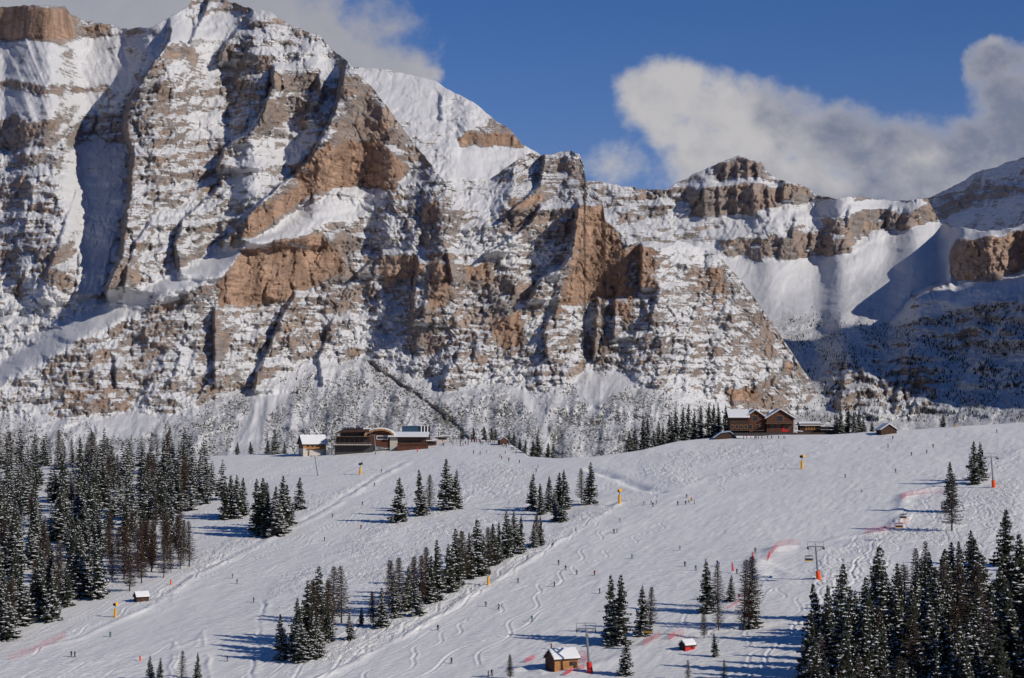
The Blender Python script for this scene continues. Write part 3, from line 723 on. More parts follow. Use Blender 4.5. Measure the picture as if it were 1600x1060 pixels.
# ---- right-hand peak with cliff band, and snow bowl below it
def right_peak():
    m = Massif(880, 1900, 225, 760, 1.6, 400)
    U, V = m.U, m.V
    m.g[:] = 1.6; m.sb[:] = 0.15; m.rough[:] = 0.6
    bowl = [(860, 405), (1130, 405), (1300, 415), (1460, 350), (1560, 350), (1620, 400), (1620, 520), (1400, 520), (1230, 545), (860, 545)]
    m.area(bowl, 12, g=4.2, snow=1.0, rough=0.16, warp=0.5)
    m.area([(860, 395), (1130, 395), (1330, 400), (1460, 345), (1480, 370), (1330, 440), (1190, 470), (860, 470)], 10, g=1.9, snow=1.0, rough=0.10, warp=0.5)
    m.area([(1190, 500), (1400, 500), (1700, 440), (1700, 700), (1200, 700)], 8, g=3.0, snow=0.55, rough=0.35, scrub=0.55)
    m.area([(1075, 310), (1100, 285), (1215, 285), (1212, 325), (1150, 342), (1090, 335)], 3, g=0.12, snow=-0.8, orange=0.25, rough=0.9)
    m.area([(1120, 262), (1155, 248), (1195, 255), (1200, 284), (1120, 284)], 3, g=0.25, snow=-0.4, orange=0.2, rough=1.0)
    m.area([(1215, 285), (1265, 297), (1270, 312), (1218, 312)], 3, g=0.3, snow=-0.4, orange=0.2, rough=1.0)
    m.area([(1040, 285), (1115, 262), (1100, 285), (1060, 325)], 4, snow=0.0, g=1.2)
    m.area([(920, 285), (1060, 298), (1070, 360), (930, 345)], 4, snow=0.05, rough=0.9)
    m.area([(1270, 312), (1450, 315), (1450, 325), (1300, 335), (1270, 330)], 4, snow=0.9, rough=0.2)
    m.area([(1285, 345), (1450, 322), (1462, 345), (1340, 372), (1290, 365)], 4, g=0.5, snow=-0.22, orange=0.3, rough=0.9)
    m.area([(1140, 330), (1280, 320), (1290, 345), (1150, 360)], 4, snow=0.5, rough=0.6)
    m.area([(1125, 375), (1210, 360), (1330, 375), (1320, 395), (1210, 408), (1130, 402)], 4, g=0.5, snow=-0.18, orange=0.2, rough=0.9)
    m.area([(1130, 340), (1180, 340), (1225, 338), (1225, 372), (1180, 366), (1130, 372)], 4, g=2.2, snow=0.55, rough=0.5)
    m.area([(1078, 281), (1215, 281), (1215, 287), (1078, 288)], 2, g=3.2, snow=0.9, rough=0.4)
    for cu, A_ in ((1098, 16), (1122, 12), (1150, 15), (1176, 12), (1200, 12)): m.spur([(cu, 290), (cu + 2, 336)], A_, 14, 3, 5)
    for cu, A_ in ((1133, 9), (1152, 12), (1168, 8), (1182, 12)): m.spur([(cu, 256), (cu + 1, 280)], A_, 10, 3, 5)
    m.spur([(1225, 285), (1225, 312)], 20, 40, 4, 6); 
    for a_, b_ in ((1185, 345), (1245, 350), (1270, 372), (1330, 335), (1225, 385), (1395, 335)): m.spur([(a_, b_ - 12), (a_ - 6, b_ + 18)], 14, 30, 5, 8)
    m.off += np.clip(U - 1450, 0, 900) * -0.6
    # orange crag, standing forward of the bowl, with its snow fan; wooded slope below
    m.area([(860, 520), (1190, 520), (1300, 505), (1400, 497), (1480, 470), (1620, 445), (1900, 420), (1900, 800), (860, 800)], 22, g=3.0, snow=0.6, scrub=0.55, rough=0.35, warp=2.0)
    m.area([(1290, 570), (1330, 560), (1440, 555), (1490, 600), (1470, 650), (1300, 650)], 10, g=1.8, snow=0.0, rough=1.2, scrub=0.3)
    m.area([(1470, 590), (1700, 540), (1700, 670), (1470, 670)], 10, snow=0.55, rough=0.4, scrub=0.45, g=2.6)
    m.area([(1430, 470), (1700, 430), (1700, 560), (1500, 560), (1440, 520)], 10, snow=0.3, rough=0.8, scrub=0.4, g=1.9, warp=2.0)
    m.area([(1484, 402), (1500, 377), (1600, 360), (1720, 330), (1720, 420), (1590, 424), (1560, 438), (1492, 440)], 3, g=0.12, snow=-0.9, orange=0.62, rough=0.9)
    m.area([(1430, 446), (1490, 441), (1560, 440), (1620, 425), (1620, 445), (1560, 470), (1430, 500), (1385, 505)], 4, g=2.0, snow=0.9, rough=0.3, scrub=0)
    m.area([(1422, 462), (1482, 436), (1486, 452), (1430, 474)], 2, snow=-0.25, rough=1.2, scrub=0)
    cr = m.mask([(1484, 404), (1500, 378), (1540, 364), (1600, 356), (1700, 330), (2000, 300), (2000, 900), (1240, 900), (1240, 640), (1300, 560), (1385, 512), (1410, 486), (1430, 466), (1455, 449), (1482, 438)], 3, 0.5)
    m.off -= cr * 170 * np.clip(1 - (V - 470) / 130, 0, 1) * sstep(U, 1380, 1440)
    m.spur([(1600, 470), (1560, 520), (1500, 600)], 25, 120, 8, 10)
    m.spur([(1330, 555), (1310, 650)], 18, 60, 8, 10); m.spur([(1420, 550), (1400, 640)], 18, 60, 8, 10)
    sil = [(880, 280), (920, 282), (940, 285), (970, 290), (1000, 295), (1040, 297), (1060, 285), (1100, 265), (1130, 252), (1155, 243), (1170, 249), (1190, 254), (1200, 270),
           (1215, 280), (1240, 285), (1265, 295), (1275, 305), (1300, 310), (1345, 307), (1370, 312), (1400, 314), (1450, 310), (1458, 328), (1470, 350), (1540, 362), (1590, 355), (1605, 340), (1660, 320), (1900, 300)]
    m.finish(2330.0, sil, name='mountain_peak', snow_at=0.56, snow_k=1.8, back=700, sil_noise=1.6)
    return m
RP = right_peak()

# ---- far shaded slope top right
def far_slope():
    m = Massif(1380, 2000, 180, 480, 1.8, 500)
    U, V = m.U, m.V
    m.g[:] = 1.5; m.sb[:] = 0.55; m.rough[:] = 0.4
    m.area([(1460, 320), (1600, 275), (1600, 300), (1465, 340)], 5, snow=0.15, rough=0.9)
    m.area([(1500, 345), (1620, 300), (1620, 380), (1460, 390)], 6, snow=0.6, rough=0.1)
    m.off += -np.clip(U - 1440, 0, 700) * 3.2      # wall runs towards the viewer on the right, facing away from the sun
    m.finish(5900.0, [(1380, 330), (1455, 308), (1500, 286), (1535, 264), (1545, 266), (1570, 255), (1600, 246), (1700, 215), (2000, 180)],
             name='mountain_slope', snow_at=0.55, snow_k=1.6, back=600)
far_slope()

# ---- mountain outside the picture on the right, which keeps the valley below the crag in shade
def side_mountain():
    x = np.arange(900, 2700, 14.0); y = np.arange(1900, 3000, 14.0)
    X, Y = np.meshgrid(x, y)
    along = sstep(Y, 2090, 2230) * (1 - sstep(Y, 2280, 2430))
    across = sstep(X, 980, 1350) * (1 - sstep(X, 1750, 2650))
    Z = -175 + 900 * along * across * (1 + 0.25 * fbm(X / 220, Y / 220, 5, 700)) + 60 * along * across * ridged(X / 120, Y / 120, 4, 701)
    gy, gx = np.gradient(Z, 14.0); nz = 1 / np.sqrt(1 + gx ** 2 + gy ** 2)
    z0 = np.zeros(X.shape)
    o = grid_mesh('mountain_side', X, Y, Z, MAT_MTN, {'snow': (nz - 0.6) * 1.8 + 0.5, 'orange': z0, 'scrub': z0})
    tag(o, kind='structure')
side_mountain()
# ------------------------------------------------------------ trees
def flat_mat(name, col, rough=0.8, spec=0.2, noise=None, metal=0.0):
    m = bpy.data.materials.new(name); m.use_nodes = True
    nt = m.node_tree; bs = nt.nodes['Principled BSDF']
    bs.inputs['Roughness'].default_value = rough; bs.inputs['Specular IOR Level'].default_value = spec; bs.inputs['Metallic'].default_value = metal
    if noise:
        geo = nt.nodes.new('ShaderNodeNewGeometry')
        n = NOISE(nt, MAPPING(nt, geo.outputs['Position'], scale=noise[1]), 1.0, 4, 0.6)
        c = MIXC(nt, MAPR(nt, n, 0.35, 0.65), tuple(x * noise[0] for x in col), col)
        nt.links.new(c, bs.inputs['Base Color'])
    else: bs.inputs['Base Color'].default_value = (*col, 1)
    return m
M_NEEDLE = flat_mat('spruce_needles', (0.040, 0.046, 0.030), 0.8, 0.15, (0.55, (0.25, 0.25, 0.25)))
M_TSNOW = flat_mat('snow_on_branches', (0.70, 0.70, 0.70), 0.8)
M_BARK = flat_mat('bark', (0.075, 0.058, 0.046), 0.9, 0.1, (0.6, (2, 2, 0.5)))
M_TWIG = flat_mat('larch_twigs', (0.135, 0.105, 0.085), 0.9, 0.1, (0.6, (0.3, 0.3, 0.3)))
M_TWIG2 = flat_mat('larch_twigs_reddish', (0.13, 0.085, 0.062), 0.9, 0.1, (0.6, (0.3, 0.3, 0.3)))

def mesh_from(name, verts, faces, mats, midx=None, smooth=False):
    me = bpy.data.meshes.new(name)
    me.from_pydata(verts, [], faces)
    for m in mats: me.materials.append(m)
    if midx is not None: me.polygons.foreach_set('material_index', np.array(midx, dtype=np.int32))
    if smooth: me.polygons.foreach_set('use_smooth', np.ones(len(faces), dtype=bool))
    me.update()
    return me

def trunk_mesh(name, rng, H=20.0, r=0.24, lean=0.0):
    V = []; Fc = []; n = 7; rings = 9
    for i in range(rings):
        t = i / (rings - 1); z = H * t - 0.6 * (i == 0)
        rr = r * (1 - t) ** 0.8 + 0.02 + (0.12 if i == 0 else 0)
        ox = 0.12 * math.sin(3 * t + rng.random()) ; oy = 0.1 * math.cos(2 * t)
        for k in range(n):
            a = 2 * math.pi * k / n
            V.append((ox + rr * math.cos(a), oy + rr * math.sin(a), z))
    for i in range(rings - 1):
        for k in range(n):
            Fc.append((i * n + k, i * n + (k + 1) % n, (i + 1) * n + (k + 1) % n, (i + 1) * n + k))
    return mesh_from(name, V, Fc, [M_BARK], smooth=True)

def spruce_crown(name, seed, H=20.0, R=3.1, snow=0.5, base=0.07, thin=0.0, n_wh=27):
    rng = random.Random(seed)
    V = []; Fc = []; Mi = []
    def tri(a, b, c, m): 
        k = len(V); V.extend((a, b, c)); Fc.append((k, k + 1, k + 2)); Mi.append(m)
    def quad(a, b, c, d, m):
        k = len(V); V.extend((a, b, c, d)); Fc.append((k, k + 1, k + 2, k + 3)); Mi.append(m)
    lop = rng.uniform(0, 6.28); gaps = [(rng.uniform(0, 6.28), rng.uniform(.1, .8)) for _ in range(5)]
    for w in range(n_wh):
        t = base + (0.985 - base) * (w / (n_wh - 1)) ** 0.92
        z0 = H * t
        prof = (1 - t) ** 0.78 * (0.55 + 0.45 * min(1, (t - base) * 6 + 0.5))
        nb = max(5, int(11 * (1 - t) + 5))
        rot = rng.random() * 6.28
        for b in range(nb):
            if rng.random() < 0.10 + thin: continue
            a = rot + 2 * math.pi * b / nb + rng.uniform(-0.25, 0.25)
            L = R * prof * rng.uniform(0.52, 1.2) * (1 + 0.16 * math.cos(a - lop)) + 0.18
            if any(abs(t - gt) < .05 and math.cos(a - ga) > .55 for ga, gt in gaps): L *= 0.45
            sgrp = 0.35 + 0.9 * (0.5 + 0.5 * math.sin(3.1 * a + 9 * t + lop))
            ca, sa = math.cos(a), math.sin(a)
            zz = z0 + rng.uniform(-0.28, 0.28)
            droop = rng.uniform(0.28, 0.5) * (1.0 - 0.5 * t)
            ns = 4 if L > 1.1 else 2
            wdt = (0.20 * L + 0.25) * rng.uniform(0.8, 1.2)
            pts = []
            for i in range(ns + 1):
                s = i / ns
                r_ = 0.08 + L * s
                zc = zz - droop * L * (s ** 0.8) + 0.16 * L * s * s * s
                wd = wdt * (math.sin(math.pi * min(1, s * 0.85 + 0.12)) ** 0.8) * (1 if s < 1 else 0.25)
                pts.append((r_, zc, wd))
            P = lambda r_, o, z_: (ca * r_ - sa * o, sa * r_ + ca * o, z_)
            for i in range(ns):
                r1, z1, w1 = pts[i]; r2, z2, w2 = pts[i + 1]
                j1, j2 = rng.uniform(0.6, 1.25), rng.uniform(0.6, 1.25)
                # two drooping halves with hanging fringes
                for sg in (1, -1):
                    quad(P(r1, 0, z1 + .06), P(r2, 0, z2 + .06), P(r2 - .15 * j1, sg * w2 * j2, z2 - .16 * w2 - .05), P(r1, sg * w1 * j1, z1 - .2 * w1 - .05), 0)
                    tri(P(r1, sg * w1 * j1 * .9, z1 - .12), P(r2, sg * w2 * .8, z2 - .1), P((r1 + r2) / 2 + rng.uniform(-.1, .1), sg * (w1 + w2) * .5 * rng.uniform(.7, 1.5), (z1 + z2) / 2 - rng.uniform(.25, .75)), 0)
                if i == ns - 1:
                    tri(P(r2 - .1, -.12, z2), P(r2 - .1, .12, z2), P(r2 + rng.uniform(.1, .35), 0, z2 - rng.uniform(0.0, .25)), 0)
            # snow pads
            for i in range(ns):
                if rng.random() < snow * sgrp * 1.25 * (1.15 - 0.75 * t):
                    r1, z1, w1 = pts[i]; r2, z2, w2 = pts[i + 1]
                    m_ = rng.uniform(0.55, 0.95); th = 0.10 + 0.10 * rng.random()
                    c = P((r1 + r2) / 2, 0, (z1 + z2) / 2 + th + .10)
                    q = [P(r1 + .1, 0, z1 + .09), P((r1 + r2) / 2, w1 * m_ + .1, (z1 + z2) / 2 - .02), P(r2 + .05, 0, z2 + .05), P((r1 + r2) / 2, -w1 * m_ - .1, (z1 + z2) / 2 - .02)]
                    for e in range(4): tri(q[e], q[(e + 1) % 4], c, 1)
    # leader shoot and inner dark mass
    for k in range(6):
        a = k * math.pi / 3
        tri((0, 0, H * 1.03), (0.10 * math.cos(a), 0.10 * math.sin(a), H * 0.965), (0.10 * math.cos(a + 1.05), 0.10 * math.sin(a + 1.05), H * 0.965), 0)
    return mesh_from(name, V, Fc, [M_NEEDLE, M_TSNOW], Mi)

def larch_crown(name, seed, H=19.0, R=2.8, mat=None, snow=0.12, base=0.12, dens=1.0):
    rng = random.Random(seed)
    V = []; Fc = []; Mi = []
    def ribbon(p, q, w0, w1, m):
        d = Vector(q) - Vector(p)
        for ax_ in (Vector((0, 0, 1)), Vector((1, 0.3, 0))):
            n = d.cross(ax_)
            if n.length < 1e-5: continue
            n.normalize(); k = len(V)
            V.extend((tuple(Vector(p) + n * w0), tuple(Vector(p) - n * w0), tuple(Vector(q) - n * w1), tuple(Vector(q) + n * w1)))
            Fc.append((k, k + 1, k + 2, k + 3)); Mi.append(m)
            if w0 < 0.03: break
    nb = int(120 * dens)
    for b in range(nb):
        t = base + (0.99 - base) * ((b + rng.random()) / nb) ** 0.95
        a = b * 2.4 + rng.uniform(-.4, .4)
        prof = (1 - t) ** 0.7 * (0.6 + 0.4 * min(1, (t - base) * 5 + 0.3))
        L = R * prof * rng.uniform(0.6, 1.15) + 0.25
        ca, sa = math.cos(a), math.sin(a)
        z0 = H * t; dr = rng.uniform(-0.05, 0.25)
        prev = (0.05 * ca, 0.05 * sa, z0); ns = 4
        for i in range(1, ns + 1):
            s = i / ns
            cur = (ca * L * s + rng.uniform(-.1, .1), sa * L * s + rng.uniform(-.1, .1), z0 - dr * L * s + 0.18 * L * s * s)
            ribbon(prev, cur, 0.055 * (1 - s * .6), 0.05 * (1 - s * .7), 0)
            if rng.random() < snow: 
                up = Vector((0, 0, .10)); ribbon(tuple(Vector(prev) + up), tuple(Vector(cur) + up), 0.11, 0.08, 1)
            for k in range(6):
                f = rng.random(); sp = Vector(prev).lerp(Vector(cur), f)
                side = rng.choice((-1, 1)); aa = a + side * rng.uniform(.5, 1.3); l = rng.uniform(.35, .95) * (0.4 + 0.6 * prof)
                e = (sp.x + math.cos(aa) * l, sp.y + math.sin(aa) * l, sp.z + rng.uniform(-.5, .15) * l)
                ribbon(tuple(sp), e, 0.05, 0.028, 0)
            prev = cur
    return mesh_from(name, V, Fc, [mat or M_TWIG, M_TSNOW], Mi)

rng = random.Random(7)
SPR = []
for i, (R, sn, base, thin) in enumerate([(4.3, .50, .04, 0), (4.8, .62, .03, 0), (3.6, .42, .06, .02), (4.0, .30, .06, .03), (4.5, .75, .04, 0), (3.3, .55, .09, .04), (4.1, .16, .05, .02)]):
    SPR.append((trunk_mesh('trunk', rng), spruce_crown('crown', 40 + i, R=R, snow=sn, base=base, thin=thin)))
LAR = []
for i, (R, mt, sn, dn) in enumerate([(3.8, M_TWIG, .16, 1.4), (3.5, M_TWIG2, .08, 1.6), (3.9, M_TWIG, .30, 1.2), (2.8, M_TWIG2, .1, 1.1)]):
    LAR.append((trunk_mesh('trunk', rng, r=0.2), larch_crown('crown', 60 + i, R=R, mat=mt, snow=sn, dens=dn)))

def make_tree(kind, var, u, v, hpx=None, hm=None, label=None, group=None, wide=1.0):
    x, y, z = place(u, v)
    if hm is None: hm = hpx / F * y
    s = hm / 20.0
    tm, cm = (SPR if kind == 'spruce' else LAR)[var]
    root = bpy.data.objects.new(kind + '_tree', None); COL.objects.link(root)
    root.empty_display_size = 1
    root.location = (x, y, z - 0.15); root.rotation_euler = (rng.uniform(-.035, .035), rng.uniform(-.035, .035), rng.uniform(0, 6.28))
    root.scale = (s * wide * 1.12, s * wide * 1.12, s)
    for nm, me in (('trunk', tm), ('crown', cm)):
        o = bpy.data.objects.new(nm, me); COL.objects.link(o); o.parent = root
    tag(root, label, 'spruce tree' if kind == 'spruce' else 'larch tree', group)
    return root

TREES_XY = []
LOOK = {'spruce': {0: 'snow-dusted', 1: 'broad snowy', 2: 'slim', 3: 'dark', 4: 'heavily snowed', 5: 'narrow', 6: 'very dark'},
        'larch': {0: 'greyish', 1: 'reddish-brown', 2: 'frosted', 3: 'slender brown'}}
def region_label(kind, var, u, v, box, place_):
    a = (u - box[0]) / (box[1] - box[0]); b = (v - box[2]) / (box[3] - box[2])
    row = 'back' if b < .25 else 'middle' if b < .5 else 'forward' if b < .75 else 'front'
    col = 'far left' if a < .22 else 'left half' if a < .45 else 'right half' if a < .72 else 'right end'
    return '%s %s, %s row, %s of %s' % (LOOK[kind][var], kind, row, col, place_)
def scatter(poly, n, gap, larch, hm, label_s, label_l, group_s, group_l, seed, prefer=None, wide=1.0, lv=(0, 1, 2, 3)):
    r = random.Random(seed); us = [p[0] for p in poly]; vs = [p[1] for p in poly]; made = 0; tries = 0
    pl = [tuple(p) for p in poly]
    while made < n and tries < n * 60:
        tries += 1
        u = r.uniform(min(us), max(us)); v = r.uniform(min(vs), max(vs))
        if not pip(np.array([u]), np.array([v]), pl)[0]: continue
        x, y, z = place(u, v)
        if any((x - a) ** 2 + (y - b) ** 2 * 0.7 < gap * gap for a, b in TREES_XY): continue
        TREES_XY.append((x, y)); made += 1
        h_ = r.uniform(hm[0] - 1.5, hm[1] + 0.5) * (1.12 if r.random() < .15 else 1.0)
        if u > 1900 or u < -300: continue
        kd = 'larch' if r.random() < larch else 'spruce'
        vr = r.choice(lv) if kd == 'larch' else r.choice(prefer or [0, 1, 2, 3, 4, 5])
        lb = region_label(kd, vr, max(u, 0), v, (max(min(us), 0), min(max(us), 1600), min(vs), min(max(vs), 1110)), label_s)
        make_tree(kd, vr, u, v, hm=h_, label=lb, group=lb + 's', wide=wide * r.uniform(.78, 1.2))

scatter([(-60, 718), (40, 722), (200, 722), (290, 724), (350, 746), (352, 782), (300, 798), (270, 826), (185, 848), (175, 870), (120, 880), (60, 892), (30, 905), (-60, 910)], 222, 5.6, 0.15, (16.5, 22.5), 'upper left forest', '', '', '', 11)
scatter([(168, 845), (270, 835), (308, 852), (312, 882), (265, 912), (200, 925), (175, 915)], 34, 4.2, 0.74, (14, 20), 'brown clump by the hut', '', '', '', 12, prefer=[2, 3, 6], lv=(1, 3, 1, 0))
scatter([(-40, 915), (40, 935), (70, 905), (120, 900), (168, 905), (170, 930), (150, 942), (115, 958), (60, 980), (25, 1000), (-40, 1030)], 42, 4.6, 0.2, (15, 22), 'lower left strip of trees', '', '', '', 13)
scatter([(1262, 1070), (1282, 1030), (1315, 1000), (1350, 972), (1400, 946), (1480, 932), (1530, 925), (1530, 1200), (1250, 1200)], 96, 3.6, 0.28, (17, 22), 'lower right forest', '', '', '', 14, prefer=[0, 1, 2, 4, 5])
scatter([(1530, 922), (1560, 902), (1640, 885), (1800, 890), (1800, 1180), (1530, 1180)], 50, 4.2, 0.15, (20, 26), 'tall right-hand wood', '', '', '', 15, prefer=[3, 6, 2, 5, 6])

# past 300 spruces: the smallest of the upper left forest go into one object
FAR = None
def fold_far(keep):
    sp = [o for o in COL.objects if o.name.startswith('spruce_tree') and o.parent is None]
    extra = len(sp) - keep
    if extra <= 0: return
    cand = [o for o in sp if 'upper left forest' in o.get('label', '')]
    cand.sort(key=lambda o: o.scale[2] / o.location.y)
    cand = cand[:extra]
    light = [spruce_crown('crown', 90 + i, R=R, snow=sn, n_wh=17) for i, (R, sn) in enumerate(((4.2, .5), (3.7, .3), (4.4, .7)))]
    V = []; Fc = []; Mi = []; off = 0
    for i, o in enumerate(cand):
        me = light[i % 3]; n = len(me.vertices); co = np.empty(n * 3); me.vertices.foreach_get('co', co); co = co.reshape(-1, 3) * np.array(o.scale)
        a = o.rotation_euler.z; c, s_ = math.cos(a), math.sin(a)
        co = np.stack([co[:, 0] * c - co[:, 1] * s_, co[:, 0] * s_ + co[:, 1] * c, co[:, 2]], -1) + np.array(o.location)
        V.extend(map(tuple, co)); Fc.extend([tuple(v + off for v in p.vertices) for p in me.polygons]); Mi.extend([p.material_index for p in me.polygons]); off += n
        for ch in list(o.children): bpy.data.objects.remove(ch)
        bpy.data.objects.remove(o)
    w = bpy.data.objects.new('spruce_wood', mesh_from('spruce_wood', V, Fc, [M_NEEDLE, M_TSNOW], Mi)); COL.objects.link(w)
    tag(w, 'smaller dark spruces filling the back of the upper left forest', 'trees', kind='stuff')
S, L_ = 'spruce', 'larch'
MEADOW = 'trees of the small clumps on the open slope'
EXPL = [
 # middle of the upper piste
 (S, 1, 625, 816, 70, 'broad snowy spruce, leftmost of the three small clumps on the upper piste'),
 (S, 2, 657, 806, 72, 'slim spruce in the middle clump of the upper piste'),
 (L_, 0, 671, 800, 62, 'greyish larch leaning against the slim spruce in the middle clump'),
 (S, 4, 697, 797, 80, 'tallest pointed spruce of the right clump on the upper piste'),
 (S, 0, 712, 795, 60, 'smaller spruce on the right side of the tallest pointed one'),
 # isolated upper left
 (S, 1, 467, 797, 52, 'lone spruce on the left edge of the upper piste near the lift mast'),
 (S, 4, 430, 709, 40, 'snowy spruce on the crest left of the chalet with the white roof'),
 (S, 4, 980, 1056, 62, 'snow-coated small spruce at the foot of the tall pair by the lift tower'),
 (S, 0, 967, 1008, 110, 'taller front spruce of the tall pair near the lower lift tower'),
 (S, 2, 957, 1002, 104, 'rear left spruce of the tall pair near the lower lift tower'),
 (S, 3, 1003, 995, 80, 'spruce on the left side of the bare larch near the red net'),
 (L_, 0, 1016, 985, 72, 'bare larch beside the spruce near the red net'),
 (S, 3, 1105, 958, 84, 'dark full spruce left of the thin larches on the lower slope'),
 (L_, 2, 1121, 950, 72, 'bare larch right behind the dark full spruce on the lower slope'),
 (L_, 3, 1100, 998, 52, 'slender bare sapling below the dark full spruce'),
 (L_, 2, 1123, 985, 62, 'thin frosted larch just above the small spruce by the red hut'),
 (S, 4, 1142, 941, 42, 'small snowy spruce between two bigger clumps on the lower slope'),
 (L_, 3, 1163, 983, 118, 'tall sparse larch with a bare trunk on the lower slope'),
 (L_, 1, 1177, 960, 96, 'larch with reddish crown behind the tall sparse one'),
 (S, 4, 1173, 979, 72, 'snow-covered spruce at the foot of the tall sparse larch'),
 (S, 3, 1117, 1027, 38, 'little dark spruce in the shade right of the red hut'),
 (L_, 2, 1075, 1064, 34, 'bare larch top at the bottom edge below the red hut'),
 (L_, 0, 1131, 1066, 36, 'bare larch top at the bottom edge right of the red hut'),
 (L_, 1, 797, 1062, 42, 'reddish larch top at the bottom edge left of the timber hut'),
 (L_, 2, 1487, 830, 96, 'tall frosted larch standing alone above the right forest'),
 (S, 5, 1485, 800, 78, 'narrow spruce behind the tall frosted larch above the right forest'),
 (S, 6, 1522, 757, 68, 'dark left spruce of the pair beside the upper lift tower'),
 (S, 3, 1533, 751, 60, 'dark right spruce of the pair beside the upper lift tower'),
 (S, 0, 235, 1064, 40, 'snowy spruce top at the bottom edge, leftmost of the row'),
 (S, 3, 251, 1066, 38, 'small dark spruce top at the bottom edge beside the leftmost one'),
 (L_, 2, 284, 1066, 52, 'thin pale larch at the bottom edge of the left half'),
 (S, 2, 309, 1062, 42, 'narrow spruce at the bottom edge right of the thin pale larch'),
 (S, 4, 547, 1000, 42, 'tiny snowy spruce on the right of the lower left clump'),
 (S, 0, 564, 978, 30, 'tiny spruce on the open snow between the two lower clumps'),
 (L_, 1, 583, 978, 58, 'brown larch left of the slim snowy spruce in the middle of the slope'),
 (S, 4, 597, 980, 62, 'slim snowy spruce beside the brown larch in the middle of the slope'),
 (L_, 2, 533, 975, 96, 'tall pale larch on the right side of the lower left clump'),
 (L_, 0, 519, 970, 90, 'greyish larch just left of the tall pale larch'),
 (S, 0, 922, 788, 66, 'single tall dark spruce at the right end of the clump by the yellow snow gun'),
 (L_, 0, 908, 784, 56, 'frosted larch left of the tall dark spruce by the yellow snow gun'),
]
for k, var, u, v, hp, lab in EXPL: make_tree(k, var, u, v, hp, label=lab, group=MEADOW)
ORD = ['first', 'second', 'third', 'fourth', 'fifth', 'sixth', 'seventh', 'eighth', 'ninth', 'tenth', 'eleventh', 'twelfth', 'thirteenth', 'fourteenth', 'fifteenth', 'sixteenth', 'seventeenth',
       'eighteenth', 'nineteenth', 'twentieth', 'twenty-first', 'twenty-second', 'twenty-third', 'twenty-fourth', 'twenty-fifth', 'twenty-sixth']
def clump(items, place_, group):
    for i, (k, var, u, v, hp) in enumerate(sorted(items, key=lambda a: a[2])):
        kd = 'spruce' if k == S else 'larch'
        make_tree(k, var, u, v, hp, label='%s %s, %s from the left in the %s' % (LOOK[kd][var], kd, ORD[i], place_), group=group)
clump([(S, 3, 352, 812, 62), (S, 2, 362, 808, 66), (S, 0, 371, 810, 68), (S, 6, 380, 806, 60)],
      'small clump beside the big forest', 'trees of the small clump beside the big forest')
clump([(S, 3, 400, 828, 80), (S, 6, 409, 836, 90), (S, 3, 420, 838, 72), (S, 4, 431, 838, 78), (S, 0, 441, 832, 88), (S, 4, 447, 822, 66), (L_, 1, 415, 826, 76)],
      'dark clump left of the upper piste', 'trees of the dark clump left of the upper piste')
clump([(S, 0, 832, 798, 58), (S, 2, 845, 805, 50), (S, 2, 857, 800, 56), (S, 6, 873, 796, 58), (S, 3, 882, 796, 62), (S, 4, 868, 815, 48), (S, 1, 880, 816, 44)],
      'clump by the middle snow gun', 'trees of the clump by the middle snow gun')
clump([(L_, 1, 613, 960, 90), (L_, 0, 624, 958, 92), (S, 4, 617, 966, 56), (L_, 1, 645, 948, 84), (S, 2, 637, 955, 72), (S, 4, 651, 962, 58), (L_, 1, 660, 945, 82), (S, 2, 672, 942, 74),
       (S, 0, 683, 938, 94), (L_, 1, 668, 930, 80), (S, 3, 700, 926, 76), (S, 0, 712, 918, 92), (L_, 1, 723, 908, 84), (S, 3, 733, 904, 72), (S, 1, 745, 900, 90), (S, 3, 757, 895, 60), (L_, 1, 764, 890, 70),
       (S, 6, 770, 884, 66), (S, 0, 790, 873, 74), (S, 2, 779, 878, 62), (S, 4, 804, 866, 66), (S, 2, 814, 864, 58), (L_, 1, 838, 853, 52), (S, 4, 835, 855, 40), (S, 2, 846, 852, 46)],
      'long diagonal row', 'trees of the long diagonal row')
clump([(S, 4, 440, 1032, 72), (S, 4, 470, 1034, 80), (S, 3, 478, 1020, 112), (S, 3, 500, 1005, 120), (L_, 1, 488, 1010, 110), (S, 1, 487, 1030, 74), (S, 4, 497, 1026, 66), (L_, 1, 510, 1000, 100), (S, 0, 515, 1004, 52), (S, 2, 463, 1024, 90)],
      'tall clump below the diagonal row', 'trees of the tall clump below the diagonal row')
# trees just behind the crest
def behind(items, ls, g, kind=S):
    items = sorted(items)
    for i, (u, vtop, hm_, back) in enumerate(items):
        if len(items) > 1: lab_ = '%s, %s from the left' % (ls, ORD[i])
        else: lab_ = ls
        dc = float(crestD(np.array(float(u)))); y = dc + back; x = y * (u - U0) / F
        z = gz(x, y); top = (V0 - vtop) / F * y
        root = make_tree(kind, (0, 3, 6, 2)[i % 4], u, 700, hm=max(8.0, top - z + 1.0), label=lab_, group=g, wide=min(1.3, 15.0 / max(8.0, top - z)))
        root.location = (x, y, z - 0.3)
behind([(722, 672, 9, 8), (757, 668, 9, 10), (768, 670, 9, 8), (775, 680, 9, 14), (740, 682, 9, 12)], 'small dark spruce behind the crowd on the crest', 'spruces behind the crowd on the crest')
behind([(803, 678, 9, 20), (812, 692, 9, 16), (820, 688, 9, 22), (833, 690, 9, 20), (840, 680, 9, 24), (856, 694, 9, 20), (865, 696, 9, 26), (795, 690, 9, 12)],
       'dark spruce in the row behind the snowy notch of the crest', 'spruces behind the snowy notch')
